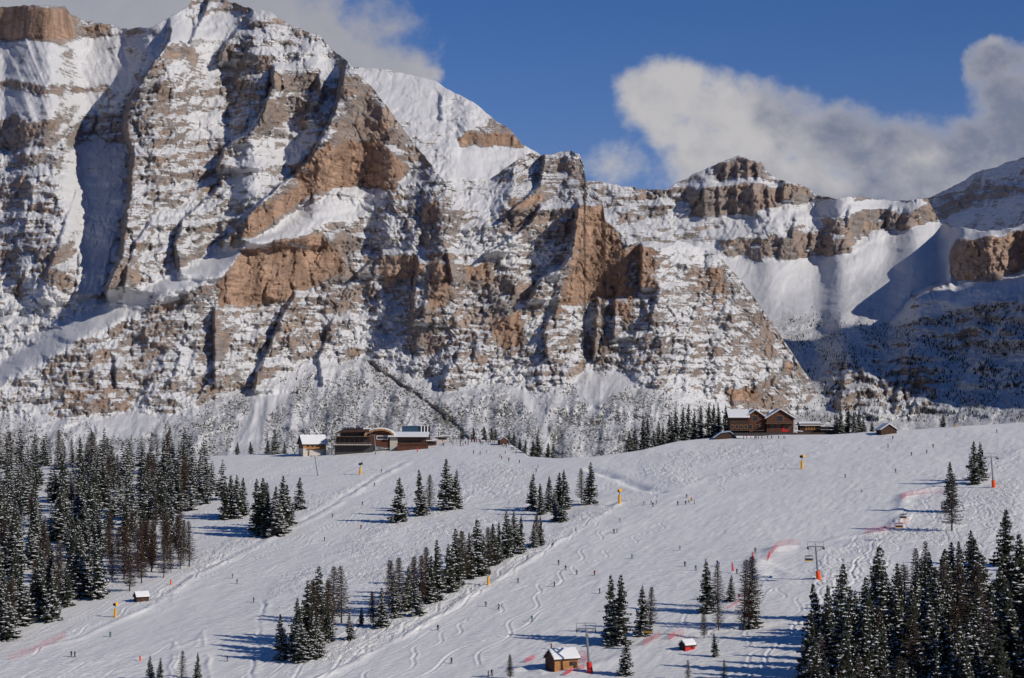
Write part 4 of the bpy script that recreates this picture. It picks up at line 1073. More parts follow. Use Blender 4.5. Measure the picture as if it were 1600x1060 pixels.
behind([(985, 676, 9, 20), (993, 668, 9, 24), (1003, 652, 9, 30), (1012, 656, 9, 20), (1022, 676, 9, 26), (1036, 668, 9, 20), (1044, 650, 9, 24), (1056, 644, 9, 18), (1066, 638, 9, 28), (1074, 634, 9, 20), (1084, 646, 9, 30),
        (1095, 636, 9, 22), (1106, 632, 9, 28), (1114, 634, 9, 20), (1124, 632, 9, 26), (1134, 634, 9, 34), (1140, 642, 9, 22), (1030, 660, 9, 40), (1050, 656, 9, 44)],
       'dark spruce in the grove left of the big timber lodge', 'spruces of the grove beside the big lodge')
behind([(1313, 646, 9, 20), (1324, 640, 9, 26), (1334, 646, 9, 22), (1343, 644, 9, 28), (1350, 658, 9, 24), (1306, 654, 9, 30), (1362, 660, 9, 30)],
       'dark spruce between the big lodge and the shed', 'spruces between the lodge and the shed')
behind([(1473, 651, 9, 14)], 'single small spruce peeking over the crest left of the yellow snow gun', MEADOW)
behind([(557, 663, 9, 25), (548, 668, 9, 34)], 'bushy larch behind the chalet and restaurant roofs', 'larches behind the restaurant', L_)
behind([(418, 690, 9, 10), (445, 692, 9, 12), (371, 708, 9, 8), (392, 706, 9, 10)], 'low dark spruce on the crest beside the chalet', 'low spruces on the crest beside the chalet')

fold_far(300)

# dwarf pines on the scree and woods in the far valley: nobody could count them
def scrub_object(m, name, pick, n, seed, size, mat, kindname):
    r = np.random.default_rng(seed)
    u = r.uniform(pick[0], pick[1], n * 4); v = r.uniform(pick[2], pick[3], n * 4)
    i = ((v - m.v[0]) / m.step).astype(int).clip(0, len(m.v) - 1); j = ((u - m.u[0]) / m.step).astype(int).clip(0, len(m.u) - 1)
    dens = m.sc[i, j] * sstep(fbm(u / 30, v / 22, 3, seed), -0.35, 0.35)
    keep = np.nonzero(r.uniform(0, 1, n * 4) < dens)[0][:n]
    V = []; Fc = []
    for q in keep:
        D = m.D[i[q], j[q]] - 1.0
        x, y, z = D * (u[q] - U0) / F, D, (V0 - v[q]) / F * D
        hgt = size * r.uniform(0.6, 1.5); w = hgt * r.uniform(0.28, 0.5) * pick[4]; k = len(V); a0 = r.uniform(0, 6)
        for e in range(5):
            a = a0 + e * 1.2566; V.append((x + w * math.cos(a) * r.uniform(.7, 1.2), y + w * math.sin(a), z - 1.0 + r.uniform(-.3, .3)))
        V.append((x, y, z + hgt))
        for e in range(5): Fc.append((k + e, k + (e + 1) % 5, k + 5))
    o = bpy.data.objects.new(name, mesh_from(name, V, Fc, [mat])); COL.objects.link(o)
    tag(o, kindname, 'shrubs' if 'dwarf' in name else 'trees', kind='stuff')
M_SCRUB = flat_mat('dwarf_pine', (0.13, 0.125, 0.11), 0.9, 0.1, (0.6, (0.1, 0.1, 0.1)))
scrub_object(MM, 'dwarf_pines', (-40, 1300, 540, 740, 1.5), 15000, 5, 1.55, M_SCRUB, 'dark dwarf pines dotted over the snowy scree at the foot of the mountain')
M_WOOD = flat_mat('far_wood', (0.045, 0.05, 0.045), 0.9, 0.1, (0.6, (0.1, 0.1, 0.1)))
scrub_object(RP, 'valley_woods', (1230, 1640, 478, 660, 0.75), 4200, 8, 3.0, M_WOOD, 'dark woods scattered over the shaded valley slope below the orange crag')

# ------------------------------------------------------------ objects
class MB:
    def __init__(s): s.bm = bmesh.new()
    def add(s, verts, faces, mat=None):
        vs = [s.bm.verts.new(v) for v in verts]
        for f in faces:
            try: s.bm.faces.new([vs[i] for i in f])
            except ValueError: pass
        return s
    def box(s, x0, x1, y0, y1, z0, z1):
        v = [(x, y, z) for z in (z0, z1) for y in (y0, y1) for x in (x0, x1)]
        return s.add(v, [(0, 2, 3, 1), (4, 5, 7, 6), (0, 1, 5, 4), (2, 6, 7, 3), (0, 4, 6, 2), (1, 3, 7, 5)])
    def prism(s, pts, y0, y1):
        """polygon in x-z, swept along y"""
        n = len(pts); v = [(x, y0, z) for x, z in pts] + [(x, y1, z) for x, z in pts]
        f = [tuple(range(n)), tuple(range(2 * n - 1, n - 1, -1))] + [(i, i + n, (i + 1) % n + n, (i + 1) % n) for i in range(n)]
        return s.add(v, f)
    def prismx(s, pts, x0, x1):
        n = len(pts); v = [(x0, y, z) for y, z in pts] + [(x1, y, z) for y, z in pts]
        f = [tuple(range(n))[::-1], tuple(range(n, 2 * n))] + [(i, (i + 1) % n, (i + 1) % n + n, i + n) for i in range(n)]
        return s.add(v, f)
    def tube(s, a, b, r0, r1=None, n=10):
        r1 = r0 if r1 is None else r1
        a = Vector(a); b = Vector(b); d = (b - a).normalized()
        t = d.orthogonal().normalized(); w = d.cross(t); v = []
        for c, r in ((a, r0), (b, r1)):
            for k in range(n):
                an = 2 * math.pi * k / n; v.append(tuple(c + t * r * math.cos(an) + w * r * math.sin(an)))
        return s.add(v, [(i, (i + 1) % n, (i + 1) % n + n, i + n) for i in range(n)] + [tuple(range(n))[::-1], tuple(range(n, 2 * n))])
    def build(s, name, mat, parent=None, bevel=0.0, smooth=False):
        bmesh.ops.recalc_face_normals(s.bm, faces=s.bm.faces)
        if bevel: bmesh.ops.bevel(s.bm, geom=list(s.bm.edges), offset=bevel, segments=1, affect='EDGES')
        me = bpy.data.meshes.new(name); s.bm.to_mesh(me); s.bm.free()
        me.materials.append(mat)
        if smooth: me.polygons.foreach_set('use_smooth', np.ones(len(me.polygons), dtype=bool))
        o = bpy.data.objects.new(name, me); COL.objects.link(o)
        if parent: o.parent = parent
        return o
def thing(name, label, cat, loc, rz=0.0, group=None, scale=1.0):
    o = bpy.data.objects.new(name, None); COL.objects.link(o)
    o.location = loc; o.rotation_euler = (0, 0, rz); o.scale = (scale,) * 3
    return tag(o, label, cat, group)
def copy_tree(o, parent=None):
    c = o.copy(); COL.objects.link(c); c.parent = parent
    for ch in o.children: copy_tree(ch, c)
    return c

def wood_mat(name, col, k=0.55, along=(0.4, 0.4, 5)):
    return flat_mat(name, col, 0.75, 0.2, (k, along))
W_DARK = wood_mat('dark_timber', (0.075, 0.042, 0.03)); W_RED = wood_mat('reddish_timber', (0.13, 0.055, 0.034)); W_GOLD = wood_mat('golden_timber', (0.46, 0.22, 0.085), 0.6)
W_GREY = wood_mat('weathered_timber', (0.16, 0.125, 0.10)); STONE = wood_mat('pale_plaster', (0.55, 0.50, 0.42), 0.85); STONE_D = wood_mat('grey_stone', (0.07, 0.065, 0.065), 0.6, (1.2, 1.2, 1.5))
ROOFSNOW = flat_mat('roof_snow', (0.80, 0.80, 0.80), 0.8, 0.2, (0.93, (0.4, 0.4, 0.4)))
GLASS = flat_mat('window_glass', (0.02, 0.025, 0.03), 0.15, 0.5); STEEL = flat_mat('galvanised_steel', (0.24, 0.26, 0.27), 0.45, 0.4, None, 0.5)
BLACK = flat_mat('black_rubber', (0.02, 0.02, 0.022), 0.6); YELLOW = flat_mat('yellow_padding', (0.75, 0.36, 0.02), 0.7); ORANGE = flat_mat('orange_padding', (0.80, 0.10, 0.02), 0.6)
RED = flat_mat('red_paint', (0.55, 0.03, 0.03), 0.6); REDNET = flat_mat('red_net', (0.60, 0.07, 0.09), 0.7); DBLUE = flat_mat('blue_shell', (0.035, 0.075, 0.12), 0.3, 0.5); WHITE = flat_mat('white_paint', (0.8, 0.8, 0.8), 0.5)

def gable_house(name, label, cat, u, v, W, Dp, Hw, Hr, rz=0.0, ridge='x', wall=None, wall2=None, over=0.7, wins=(), door=None, pos=None, base=0.0, basemat=None, snow=0.45, chimney=None, group=None):
    """front faces -y. ridge 'x': roof slope faces the front; ridge 'y': gable faces the front"""
    loc = pos or place(u, v)
    t = thing(name, label, cat, loc, rz, group)
    wall = wall or W_DARK; b = MB(); zb = base
    if ridge == 'x': b.prismx([(-Dp / 2, zb - 1.0 * (base == 0)), (Dp / 2, zb - 1.0 * (base == 0)), (Dp / 2, zb + Hw), (0, zb + Hw + Hr), (-Dp / 2, zb + Hw)], -W / 2, W / 2)
    else: b.prism([(-W / 2, zb - 1.0 * (base == 0)), (W / 2, zb - 1.0 * (base == 0)), (W / 2, zb + Hw), (0, zb + Hw + Hr), (-W / 2, zb + Hw)], -Dp / 2, Dp / 2)
    b.build('wall', wall, t)
    if base: MB().box(-W / 2 - .1, W / 2 + .1, -Dp / 2 - .1, Dp / 2 + .1, -1.5, base - 0.01).build('basement', basemat or STONE_D, t)
    # roof boards and the snow lying on them
    def slabs(th0, th1, ov):
        q = MB(); z = zb + Hw
        if ridge == 'x':
            k = Hr / (Dp / 2); y1 = Dp / 2 + ov
            q.prismx([(-y1, z - ov * k + th0), (0, z + Hr + th0), (y1, z - ov * k + th0), (y1, z - ov * k + th1), (0, z + Hr + th1), (-y1, z - ov * k + th1)], -W / 2 - ov, W / 2 + ov)
        else:
            k = Hr / (W / 2); x1 = W / 2 + ov
            q.prism([(-x1, z - ov * k + th0), (0, z + Hr + th0), (x1, z - ov * k + th0), (x1, z - ov * k + th1), (0, z + Hr + th1), (-x1, z - ov * k + th1)], -Dp / 2 - ov, Dp / 2 + ov)
        return q
    rf = slabs(0.02, 0.20, over).build('roof', W_DARK, t)
    sn = slabs(0.21, 0.21 + snow, over - 0.05).build('roof_snow', ROOFSNOW, rf, bevel=0.08)
    if chimney:
        MB().box(chimney[0] - .5, chimney[0] + .5, chimney[1] - .5, chimney[1] + .5, zb + Hw, zb + Hw + Hr + 1.4).build('chimney', STONE_D, rf)
    for (wx, wz, ww, wh) in wins:
        f = MB(); y = -Dp / 2
        f.box(wx - ww / 2 - .1, wx + ww / 2 + .1, y - .10, y - .003, zb + wz - .1, zb + wz + wh + .1)
        fo = f.build('window', W_GOLD if wall is W_RED else W_DARK, t)
        MB().box(wx - ww / 2, wx + ww / 2, y - .14, y - .103, zb + wz, zb + wz + wh).build('pane', GLASS, fo)
    if door:
        dx, dw, dh = door
        d = MB().box(dx - dw / 2, dx + dw / 2, -Dp / 2 - .09, -Dp / 2 - .003, zb + 0.02, zb + dh).build('door', W_DARK if wall is not W_DARK else W_RED, t)
        MB().box(dx + dw * .3, dx + dw * .36, -Dp / 2 - .16, -Dp / 2 - .093, zb + dh * .45, zb + dh * .55).build('handle', STEEL, d)
    return t

# ---- huts on the slope
t = gable_house('timber_hut', 'timber hut with snow roof and golden side wall at the bottom beside a lift tower', 'hut', 878, 1046, 7.2, 5.4, 3.0, 2.0, rz=math.radians(26), wall=W_GOLD, wins=[(1.4, 1.1, .8, .9)], door=(2.6, 1.1, 2.1), over=.5, snow=.5)
MB().prismx([(-2.72, -1), (2.72, -1), (2.72, 3.0), (0, 5.0), (-2.72, 3.0)], -3.68, -3.603).build('gable_cladding', W_RED, t)
t = gable_house('red_hut', 'small red hut with black gable half buried in snow in the lower slope', 'hut', 1074, 1015, 3.5, 2.6, 1.2, 1.0, rz=math.radians(34), wall=RED, wins=[(.6, .35, .7, .5)], over=.3, snow=.5)
MB().prismx([(-1.32, -1), (1.32, -1), (1.32, 1.2), (0, 2.2), (-1.32, 1.2)], -1.83, -1.753).build('gable_cladding', BLACK, t)
gable_house('dark_hut', 'tiny dark wooden hut with snow roof below the brown larches', 'hut', 221, 939, 4.4, 3.4, 1.5, 1.3, rz=math.radians(28), wall=W_DARK, over=.4, snow=.4, door=(0, .9, 1.4))
# ---- chalet on the crest
t = gable_house('chalet', 'chalet with a big white snow roof standing alone on the crest left of the restaurant', 'chalet', 488, 708, 13.5, 9.5, 3.0, 4.2, rz=math.radians(22), wall=W_GOLD, base=3.6, basemat=STONE, over=1.0, snow=.5,
                wins=[(-4, .9, 1.3, 1.2), (-1.2, .9, 1.3, 1.2), (1.8, .9, 1.3, 1.2), (4.6, .9, 1.3, 1.2)], chimney=(3, 1.5))
MB().prismx([(-4.77, 3.6), (4.77, 3.6), (4.77, 6.6), (0, 10.8), (-4.77, 6.6)], -6.85, -6.753).build('gable_cladding', W_GREY, t)
MB().box(-4.5, 6.2, -6.2, -4.85, 3.3, 3.6).build('balcony', W_GOLD, t)
MB().box(-3.5, 4.5, -6.0, -4.9, -1.0, 2.6).build('porch', STONE, t)
gable_house('shed', 'low shed with a snow roof alone on the crest right of the big lodge', 'shed', 1385, 678, 8.5, 6.5, 2.0, 2.7, rz=math.radians(12), ridge='y', wall=W_DARK, over=.6, snow=.5, door=(-1, 1.2, 1.8))
gable_house('red_hut', 'little brown hut on the crest at the right end of the crowd', 'hut', 785, 695, 4.2, 4.0, 2.4, 1.6, rz=math.radians(20), ridge='y', wall=W_RED, over=.3, snow=.3, door=(0, 1.2, 1.9))
# ---- big lodge on the right
lx, ly, lz = place(1190, 683); ly += 14; lz = gz(lx, 1085) + 0.0
lz = (V0 - 684) / F * ly
def px(du): return du * ly / F
t = thing('mountain_lodge', 'large dark timber lodge with two snowy gables on the crest at right', 'lodge', (lx, ly, lz))
W_ = px(100)
MB().box(-px(58), px(58), -3, 12, -8, px(8)).build('basement', STONE_D, t)
# three gable-front wings
def wing(cx, hw, z0, hwall, hpk, y0, y1, mat, tt):
    g = MB().prism([(cx - hw, z0), (cx + hw, z0), (cx + hw, hwall), (cx, hpk), (cx - hw, hwall)], y0, y1).build('wall', mat, tt)
    ov = 1.1; k = (hpk - hwall) / hw
    def sl(a, b_, o): return MB().prism([(cx - hw - o, hwall - o * k + a), (cx, hpk + a), (cx + hw + o, hwall - o * k + a), (cx + hw + o, hwall - o * k + b_), (cx, hpk + b_), (cx - hw - o, hwall - o * k + b_)], y0 - o, y1 + 1)
    r_ = sl(.02, .3, ov).build('roof', W_DARK, tt); sl(.31, .85, ov - .05).build('roof_snow', ROOFSNOW, r_, bevel=.12)
wing(px(33), px(21), px(8), px(30), px(43.0), -2.5, 12, W_RED, t)
wing(-px(5), px(16), px(8), px(31), px(42.0), -0.5, 14, W_RED, t)
# left wing with its roof slope towards the viewer
MB().prismx([(-1.5, px(8)), (12, px(8)), (12, px(32)), (7, px(42)), (-1.5, px(31))], -px(45), -px(15)).build('wall', W_DARK, t)
r_ = MB().prismx([(-2.6, px(30)), (7, px(42)), (13, px(31)), (13, px(32)), (7, px(43)), (-2.6, px(31))], -px(48), -px(14)).build('roof', W_DARK, t)
MB().prismx([(-2.6, px(31.05)), (7, px(43.05)), (13, px(32.05)), (13, px(33.6)), (7, px(44.6)), (-2.6, px(32.6))], -px(48), -px(14)).build('roof_snow', ROOFSNOW, r_, bevel=.1)
for cx, z, w, h_ in [(px(33), px(26), px(9), px(8)), (px(21), px(14), px(5), px(6)), (px(30), px(14), px(5), px(6)), (px(44), px(13), px(6), px(7)), (-px(5), px(26), px(8), px(8)), (-px(12), px(14), px(5), px(6)), (-px(1), px(14), px(5), px(6))]:
    y = -2.5 if cx > px(15) else -0.5
    fo = MB().box(cx - w / 2 - .15, cx + w / 2 + .15, y - .12, y - .003, z - .15, z + h_ + .15).build('window', W_GOLD, t)
    MB().box(cx - w / 2, cx + w / 2, y - .16, y - .123, z, z + h_).build('pane', GLASS, fo)
for i in range(4):
    cx = -px(41) + i * px(7)
    fo = MB().box(cx - .9, cx + .9, -1.62, -1.503, px(14), px(20)).build('window', W_GOLD, t); MB().box(cx - .7, cx + .7, -1.66, -1.623, px(14.6), px(19.4)).build('pane', GLASS, fo)
b = MB(); b.box(px(10), px(54), -5.2, -2.6, px(21.5), px(22.3)); b.box(-px(46), px(8), -4.2, -1.6, px(11), px(11.8))
for i in range(12): b.box(px(10) + i * px(4), px(10) + i * px(4) + .12, -5.2, -5.1, px(22.3), px(24.6))
b.box(px(10), px(54), -5.22, -5.08, px(24.6), px(25))
b.build('balcony', W_GREY, t)
MB().box(px(36), px(46), -2.56, -2.503, px(9), px(18)).build('door', RED, t)
b = MB(); b.box(px(-40), px(60), -9, -3.2, -6, px(7.2)); b.build('terrace', STONE_D, t)
MB().prism([(px(52), px(11)), (px(66), px(9.5)), (px(66), px(10.5)), (px(52), px(12.5))], -9, -5).build('canopy', ROOFSNOW, t)
MB().prismx([(-11.5, 0), (-9.02, 0), (-9.02, px(3)), (-9.6, px(2.4))], px(-38), px(50)).build('snow_bank', ROOFSNOW, t, bevel=.1)
# annex to its right
ax_, ay, az_ = lx + px(80), ly - 3, lz
t = thing('annex', 'low annex with snow roof and golden wall at the right end of the lodge', 'annex', (ax_, ay, az_))
MB().box(-px(16), px(16), 0, 9, -6, px(19)).build('wall', W_DARK, t)
MB().box(-px(9), px(9), -.2, -.004, px(12.5), px(19)).build('cladding', W_GOLD, t)
r_ = MB().prism([(-px(22), px(19.5)), (-px(14), px(22)), (px(14), px(22)), (px(22), px(19.5))], -1.5, 9).build('roof', W_DARK, t)
MB().prismx([(-1.6, px(20)), (5, px(25)), (9, px(22)), (9, px(21)), (-1.6, px(19.0))], -px(17), px(17)).build('roof_snow', ROOFSNOW, r_)
for i in range(5): 
    fo = MB().box(-px(8) + i * px(4) - .35, -px(8) + i * px(4) + .35, -.3, -.203, px(13.5), px(17)).build('window', W_DARK, t)
t = thing('terrace_bar', 'open timber bar with dark roof and posts on the terrace right of the annex', 'bar', (lx + px(112), ly - 3, az_))
for i in range(8): MB().box(-px(18) + i * px(5), -px(18) + i * px(5) + .3, -.2, .1, -5, px(13)).build('post', W_GREY, t)
MB().box(-px(18), px(18), 3, 3.3, -5, px(12)).build('back_wall', W_GREY, t)
MB().prism([(-px(24), px(13)), (-px(12), px(17)), (px(14), px(16.5)), (px(22), px(13))], -2, 6).build('roof', BLACK, t)
t = thing('terrace_fence', 'dark plank fence round the snowy terrace below the lodge annex', 'fence', (lx + px(72), ly - 13, az_ + px(-1)))
b = MB()
for i in range(22):
    b.box(-px(24) + i * px(2.3), -px(24) + i * px(2.3) + px(2.0), -.1, .1, -3, px(8))
b.build('panel', W_DARK, t)
b = MB(); b.box(-px(24), px(27), -.25, .25, px(8.02), px(8.8)); b.build('rail', W_GREY, t)
t = thing('tent', 'blue-grey snow-covered tent roof at the left foot of the big lodge', 'tent', (lx - px(55), ly - 6, lz))
MB().prism([(-px(16), -4), (-px(16), 0), (-px(6), px(7.2)), (px(8), px(9)), (px(14), px(4)), (px(14), -4)], -2, 5).build('tent_frame', W_DARK, t)
MB().prism([(-px(18), -px(1)), (-px(6), px(7.4)), (px(8), px(9.3)), (px(15), px(4)), (px(15), px(5.2)), (px(8), px(10.8)), (-px(6), px(9)), (-px(18), px(1))], -2.6, 5.5).build('tent_roof', flat_mat('tent_cloth', (0.30, 0.40, 0.50), .7), t)

# ---- restaurant complex on the left crest
rx, ry, rz_ = place(590, 708); ry += 6; rz_ = (V0 - 709) / F * ry
def qx(d): return d * ry / F
t = thing('mountain_restaurant', 'long dark timber restaurant with terraces and snowy roofs on the crest', 'restaurant', (rx, ry, rz_))
b = MB(); b.box(-qx(68), -qx(8), 0, 14, -8, qx(14)); b.build('basement', STONE_D, t)
MB().box(-qx(66), -qx(14), .5, 14, qx(14.05), qx(27)).build('wall', W_DARK, t)
MB().box(-qx(60), -qx(16), 3, 14, qx(27.05), qx(36)).build('wall', W_GREY, t)
r_ = MB().prism([(-qx(70), qx(31)), (-qx(58), qx(37)), (-qx(14), qx(38)), (-qx(14), qx(34)), (-qx(60), qx(33))], -1, 15).build('roof', W_DARK, t)
MB().prism([(-qx(70), qx(31.2)), (-qx(58), qx(37.2)), (-qx(14), qx(38.2)), (-qx(14), qx(40)), (-qx(56), qx(39.4)), (-qx(71), qx(32.6))], 3, 15).build('roof_snow', ROOFSNOW, r_)
for k in range(7): MB().box(-qx(54) + k * qx(4.5), -qx(54) + k * qx(4.5) + qx(2.6), 2.0, 2.8, qx(38), qx(41)).build('roof_vent', BLACK, r_)
# arched gable
arc = [(math.cos(a), math.sin(a)) for a in np.linspace(math.pi, 0, 9)]
MB().prism([(-qx(22), qx(14)), ] + [(qx(2) + qx(19) * c, qx(25) + qx(11) * s_) for c, s_ in arc] + [(qx(20), qx(8))], 2, 14).build('wall', W_RED, t)
MB().prism([(qx(2) + qx(24) * c, qx(26) + qx(12.5) * s_) for c, s_ in arc] + [(qx(2) + qx(21.6) * c, qx(25.2) + qx(11.2) * s_) for c, s_ in arc[::-1]], -.5, 14).build('roof', W_GOLD, t)
MB().prism([(qx(2) + qx(24.6) * c, qx(26.3) + qx(14.2) * s_) for c, s_ in arc] + [(qx(2) + qx(23.9) * c, qx(26.2) + qx(12.7) * s_) for c, s_ in arc[::-1]], -.3, 14).build('roof_snow', ROOFSNOW, t)
for i in range(7):
    cx = -qx(60) + i * qx(7.5)
    fo = MB().box(cx - .95, cx + .95, .38, .497, qx(17), qx(24)).build('window', W_RED, t); MB().box(cx - .75, cx + .75, .32, .377, qx(17.5), qx(23.5)).build('pane', GLASS, fo)
fo = MB().box(qx(-3), qx(15), 1.88, 1.997, qx(22), qx(28)).build('window', WHITE, t); MB().box(qx(-2), qx(14), 1.82, 1.877, qx(22.8), qx(27)).build('pane', GLASS, fo)
b = MB(); b.box(-qx(70), -qx(10), -4, -.05, qx(12.6), qx(13.8)); b.box(-qx(70), -qx(12), -3.2, .4, qx(26.2), qx(27.0))
for i in range(16): b.box(-qx(70) + i * qx(4), -qx(70) + i * qx(4) + .15, -4, -3.85, qx(13.8), qx(17))
b.box(-qx(70), -qx(10), -4.03, -3.82, qx(16.4), qx(17.2)); b.build('balcony', W_GREY, t)
b = MB(); b.box(-qx(69.5), -qx(10), -3.8, -.3, qx(13.82), qx(14.6)); b.build('terrace_snow', ROOFSNOW, t)
# east wing
t = thing('restaurant_wing', 'long wing with flat snow roof and reddish sun deck right of the arched gable', 'building', (rx + qx(42), ry + 2, rz_ + qx(6)))
MB().box(-qx(24), -qx(12), -1, 12, -6, qx(20)).build('wall', STONE, t)
MB().box(-qx(11.9), qx(32), 0, 12, -6, qx(20)).build('wall', W_DARK, t)
r_ = MB().prismx([(-3, qx(20)), (6, qx(26)), (12, qx(23)), (12, qx(22)), (-3, qx(19.2))], -qx(26), qx(36)).build('roof', W_GREY, t)
MB().prismx([(-3.1, qx(20.2)), (6, qx(26.2)), (12, qx(23.2)), (12, qx(24.8)), (6, qx(27.8)), (-3.1, qx(21.6))], -qx(26.5), qx(36.5)).build('roof_snow', ROOFSNOW, r_)
for i in range(9):
    cx = -qx(9) + i * qx(4.6)
    fo = MB().box(cx - .7, cx + .7, -.12, -.003, qx(13), qx(18)).build('window', W_GOLD, t); MB().box(cx - .55, cx + .55, -.17, -.123, qx(13.4), qx(17.6)).build('pane', GLASS, fo)
b = MB(); b.box(-qx(12), qx(36), -7, -.2, -5, qx(6))
for i in range(20): b.box(-qx(12) + i * qx(2.5), -qx(12) + i * qx(2.5) + .25, -7.1, -7.02, qx(6.02), qx(10))
b.box(-qx(12), qx(36), -7.2, -7.11, qx(8.6), qx(10.2)); b.build('sun_deck', W_RED, t)
# lift station shell behind
t = thing('lift_station', 'blue and black curved lift station with white ribs behind the restaurant roofs', 'lift station', (rx + qx(55), ry + 16, rz_ + qx(30)))
prof = [(math.cos(a), math.sin(a)) for a in np.linspace(math.pi * .98, 0.02, 10)]
MB().prismx([(4 * c, qx(3) + qx(10) * s_) for c, s_ in prof], -qx(20), qx(6)).build('shell', DBLUE, t)
MB().prismx([(4 * c, qx(3) + qx(9.6) * s_) for c, s_ in prof], qx(6.1), qx(24)).build('shell', BLACK, t)
for k in (10, 15, 20): MB().prismx([(4.3 * c, qx(3) + qx(10.2) * s_) for c, s_ in prof] + [(4.05 * c, qx(3) + qx(9.65) * s_) for c, s_ in prof[::-1]], qx(k), qx(k + 1.4)).build('rib', WHITE, t)
MB().box(-qx(20), qx(24), -3.6, 3.6, -10, qx(3.2)).build('wall', STONE_D, t)
# small kiosks and parasols
for u, v, lab, mt in ((672, 694, 'low terrace kiosk with snow roof at the right end of the restaurant deck', W_RED), (691, 687, 'small white roofed stand behind the crowd next to the restaurant', STONE)):
    x, y, z = place(u, v + 3); t = thing('kiosk', lab, 'kiosk', (x, y, z))
    MB().box(-3.6, 3.6, 0, 3, -1.5, 2.5).build('wall', mt, t); r_ = MB().prism([(-4.6, 2.3), (-4.6, 2.55), (4.6, 3.1), (4.6, 2.85)], -1, 3.6).build('roof', W_DARK, t)
    MB().prism([(-4.6, 2.56), (-4.6, 3.0), (4.6, 3.55), (4.6, 3.11)], -1, 3.6).build('roof_snow', ROOFSNOW, r_)
    MB().box(-2.6, 2.6, -.15, -.003, 1.0, 2.0).build('hatch', BLACK, t)

# ---- lift towers and chairs
def lift_tower(u, v, H, pad, label, arm=2.6, rz=0.0, tilt=0.09):
    x, y, z = place(u, v)
    t = thing('lift_tower', label, 'lift tower', (x, y, z), rz, 'towers of the chairlift')
    tx = -H * tilt
    MB().tube((0, 0, -1), (tx, 0, H), .42, .26, 12).build('mast', STEEL, t, smooth=False)
    if pad: MB().tube((0.06, 0, -.3), (tx * .27, 0, H * .24), .82, .72, 12).build('padding', pad, t)
    b = MB(); b.box(tx - arm, tx + arm, -.18, .18, H - .1, H + .25); b.box(tx - arm, tx + arm, -.08, .08, H + 1.5, H + 1.65)
    for sx in (-1, 1): b.tube((tx + sx * arm, 0, H + .2), (tx + sx * arm * .98, 0, H + 1.6), .07); b.tube((tx + sx * 1.2, 0, H - 1.2), (tx + sx * 1.9, 0, H), .09)
    b.tube((tx - .2, 0, H + 1.5), (tx, 0, H), .1); b.build('crossarm', STEEL, t)
    for sx in (-1, 1):
        b = MB(); cx = tx + sx * (arm - .1)
        b.box(cx - .12, cx + .12, -1.8, 1.8, H - .45, H - .2)
        for k in range(6): b.tube((cx - .1, -1.6 + k * .64, H - .55), (cx + .1, -1.6 + k * .64, H - .55), .26, n=10)
        b.build('sheave_train', BLACK, t)
    b = MB()
    for k in range(int(H * 1.6)): b.box(-.22 + tx * k / (H * 1.6), .22 + tx * k / (H * 1.6), -.62, -.56, .6 * k, .6 * k + .06)
    b.build('ladder', STEEL, t)
    bpy.context.view_layer.update()
    return [Vector((x + tx + sx * (arm - .1), y, z + H - .3)) for sx in (-1, 1)]
T1 = lift_tower(1553, 762, 12.2, ORANGE, 'lift tower with orange padding beside the two dark spruces at upper right', rz=0)
T2 = lift_tower(1279, 907, 10.2, ORANGE, 'lift tower with orange padding and a chair passing it at right centre', rz=0)
T3 = lift_tower(922, 1052, 11.6, RED, 'lift tower with red padding beside the timber hut at the bottom', rz=0)
T4 = [Vector((p.x - 150, p.y - 120, p.z - 34)) for p in T3]
T0 = [Vector((p.x + 160, p.y + 110, p.z + 16)) for p in T1]
def catenary(a, b, sag, n=24): return [a.lerp(b, i / n) - Vector((0, 0, sag * 4 * (i / n) * (1 - i / n))) for i in range(n + 1)]
b = MB()
for k in (0, 1):
    for p, q, sg in ((T0[k], T1[k], 1.5), (T1[k], T2[k], 3.0), (T2[k], T3[k], 3.0), (T3[k], T4[k], 2.5)):
        pts = catenary(p, q, sg)
        for c, d in zip(pts[:-1], pts[1:]): b.tube(tuple(c), tuple(d), .028, n=4)
tag(b.build('lift_cable', STEEL), 'thin steel haul cable of the chairlift running between its towers', 'cable')
def chair(P, label, bubble=True, proto=[None]):
    if proto[0] is None:
        t = thing('lift_chair', label, 'lift chair', (0, 0, 0), 0, 'chairs of the chairlift')
        b = MB(); b.tube((0, 0, .1), (0, 0, -2.0), .06, n=8); b.tube((0, 0, -2.0), (0, .7, -2.4), .06, n=8); b.tube((-1.2, .7, -2.4), (1.2, .7, -2.4), .06, n=8)
        for sx in (-1.2, 1.2): b.tube((sx, .7, -2.4), (sx, .5, -3.9), .05, n=8)
        b.build('hanger', STEEL, t)
        MB().box(-1.25, 1.25, -.15, .5, -3.95, -3.78).build('seat', YELLOW, t, bevel=.04)
        MB().box(-1.25, 1.25, .5, .62, -3.9, -3.1).build('backrest', BLACK, t, bevel=.03)
        b = MB(); b.tube((-1.3, -.35, -3.3), (1.3, -.35, -3.3), .04, n=6); b.tube((-1.3, -.1, -4.4), (1.3, -.1, -4.4), .04, n=6)
        for sx in (-1.3, 1.3): b.tube((sx, .5, -3.0), (sx, -.35, -3.3), .04, n=6); b.tube((sx, -.35, -3.3), (sx, -.1, -4.4), .03, n=6)
        b.build('safety_bar', STEEL, t)
        MB().prismx([(.55, -2.35), (.1, -2.2), (-.35, -2.45), (-.30, -2.5), (.1, -2.27), (.52, -2.41)], -1.25, 1.25).build('hood', GLASS, t)
        proto[0] = t
    else: t = copy_tree(proto[0])
    t['label'] = label; t.location = P
    return t
def on_cable(a, b_, sag, f): return a.lerp(b_, f) - Vector((0, 0, sag * 4 * f * (1 - f)))
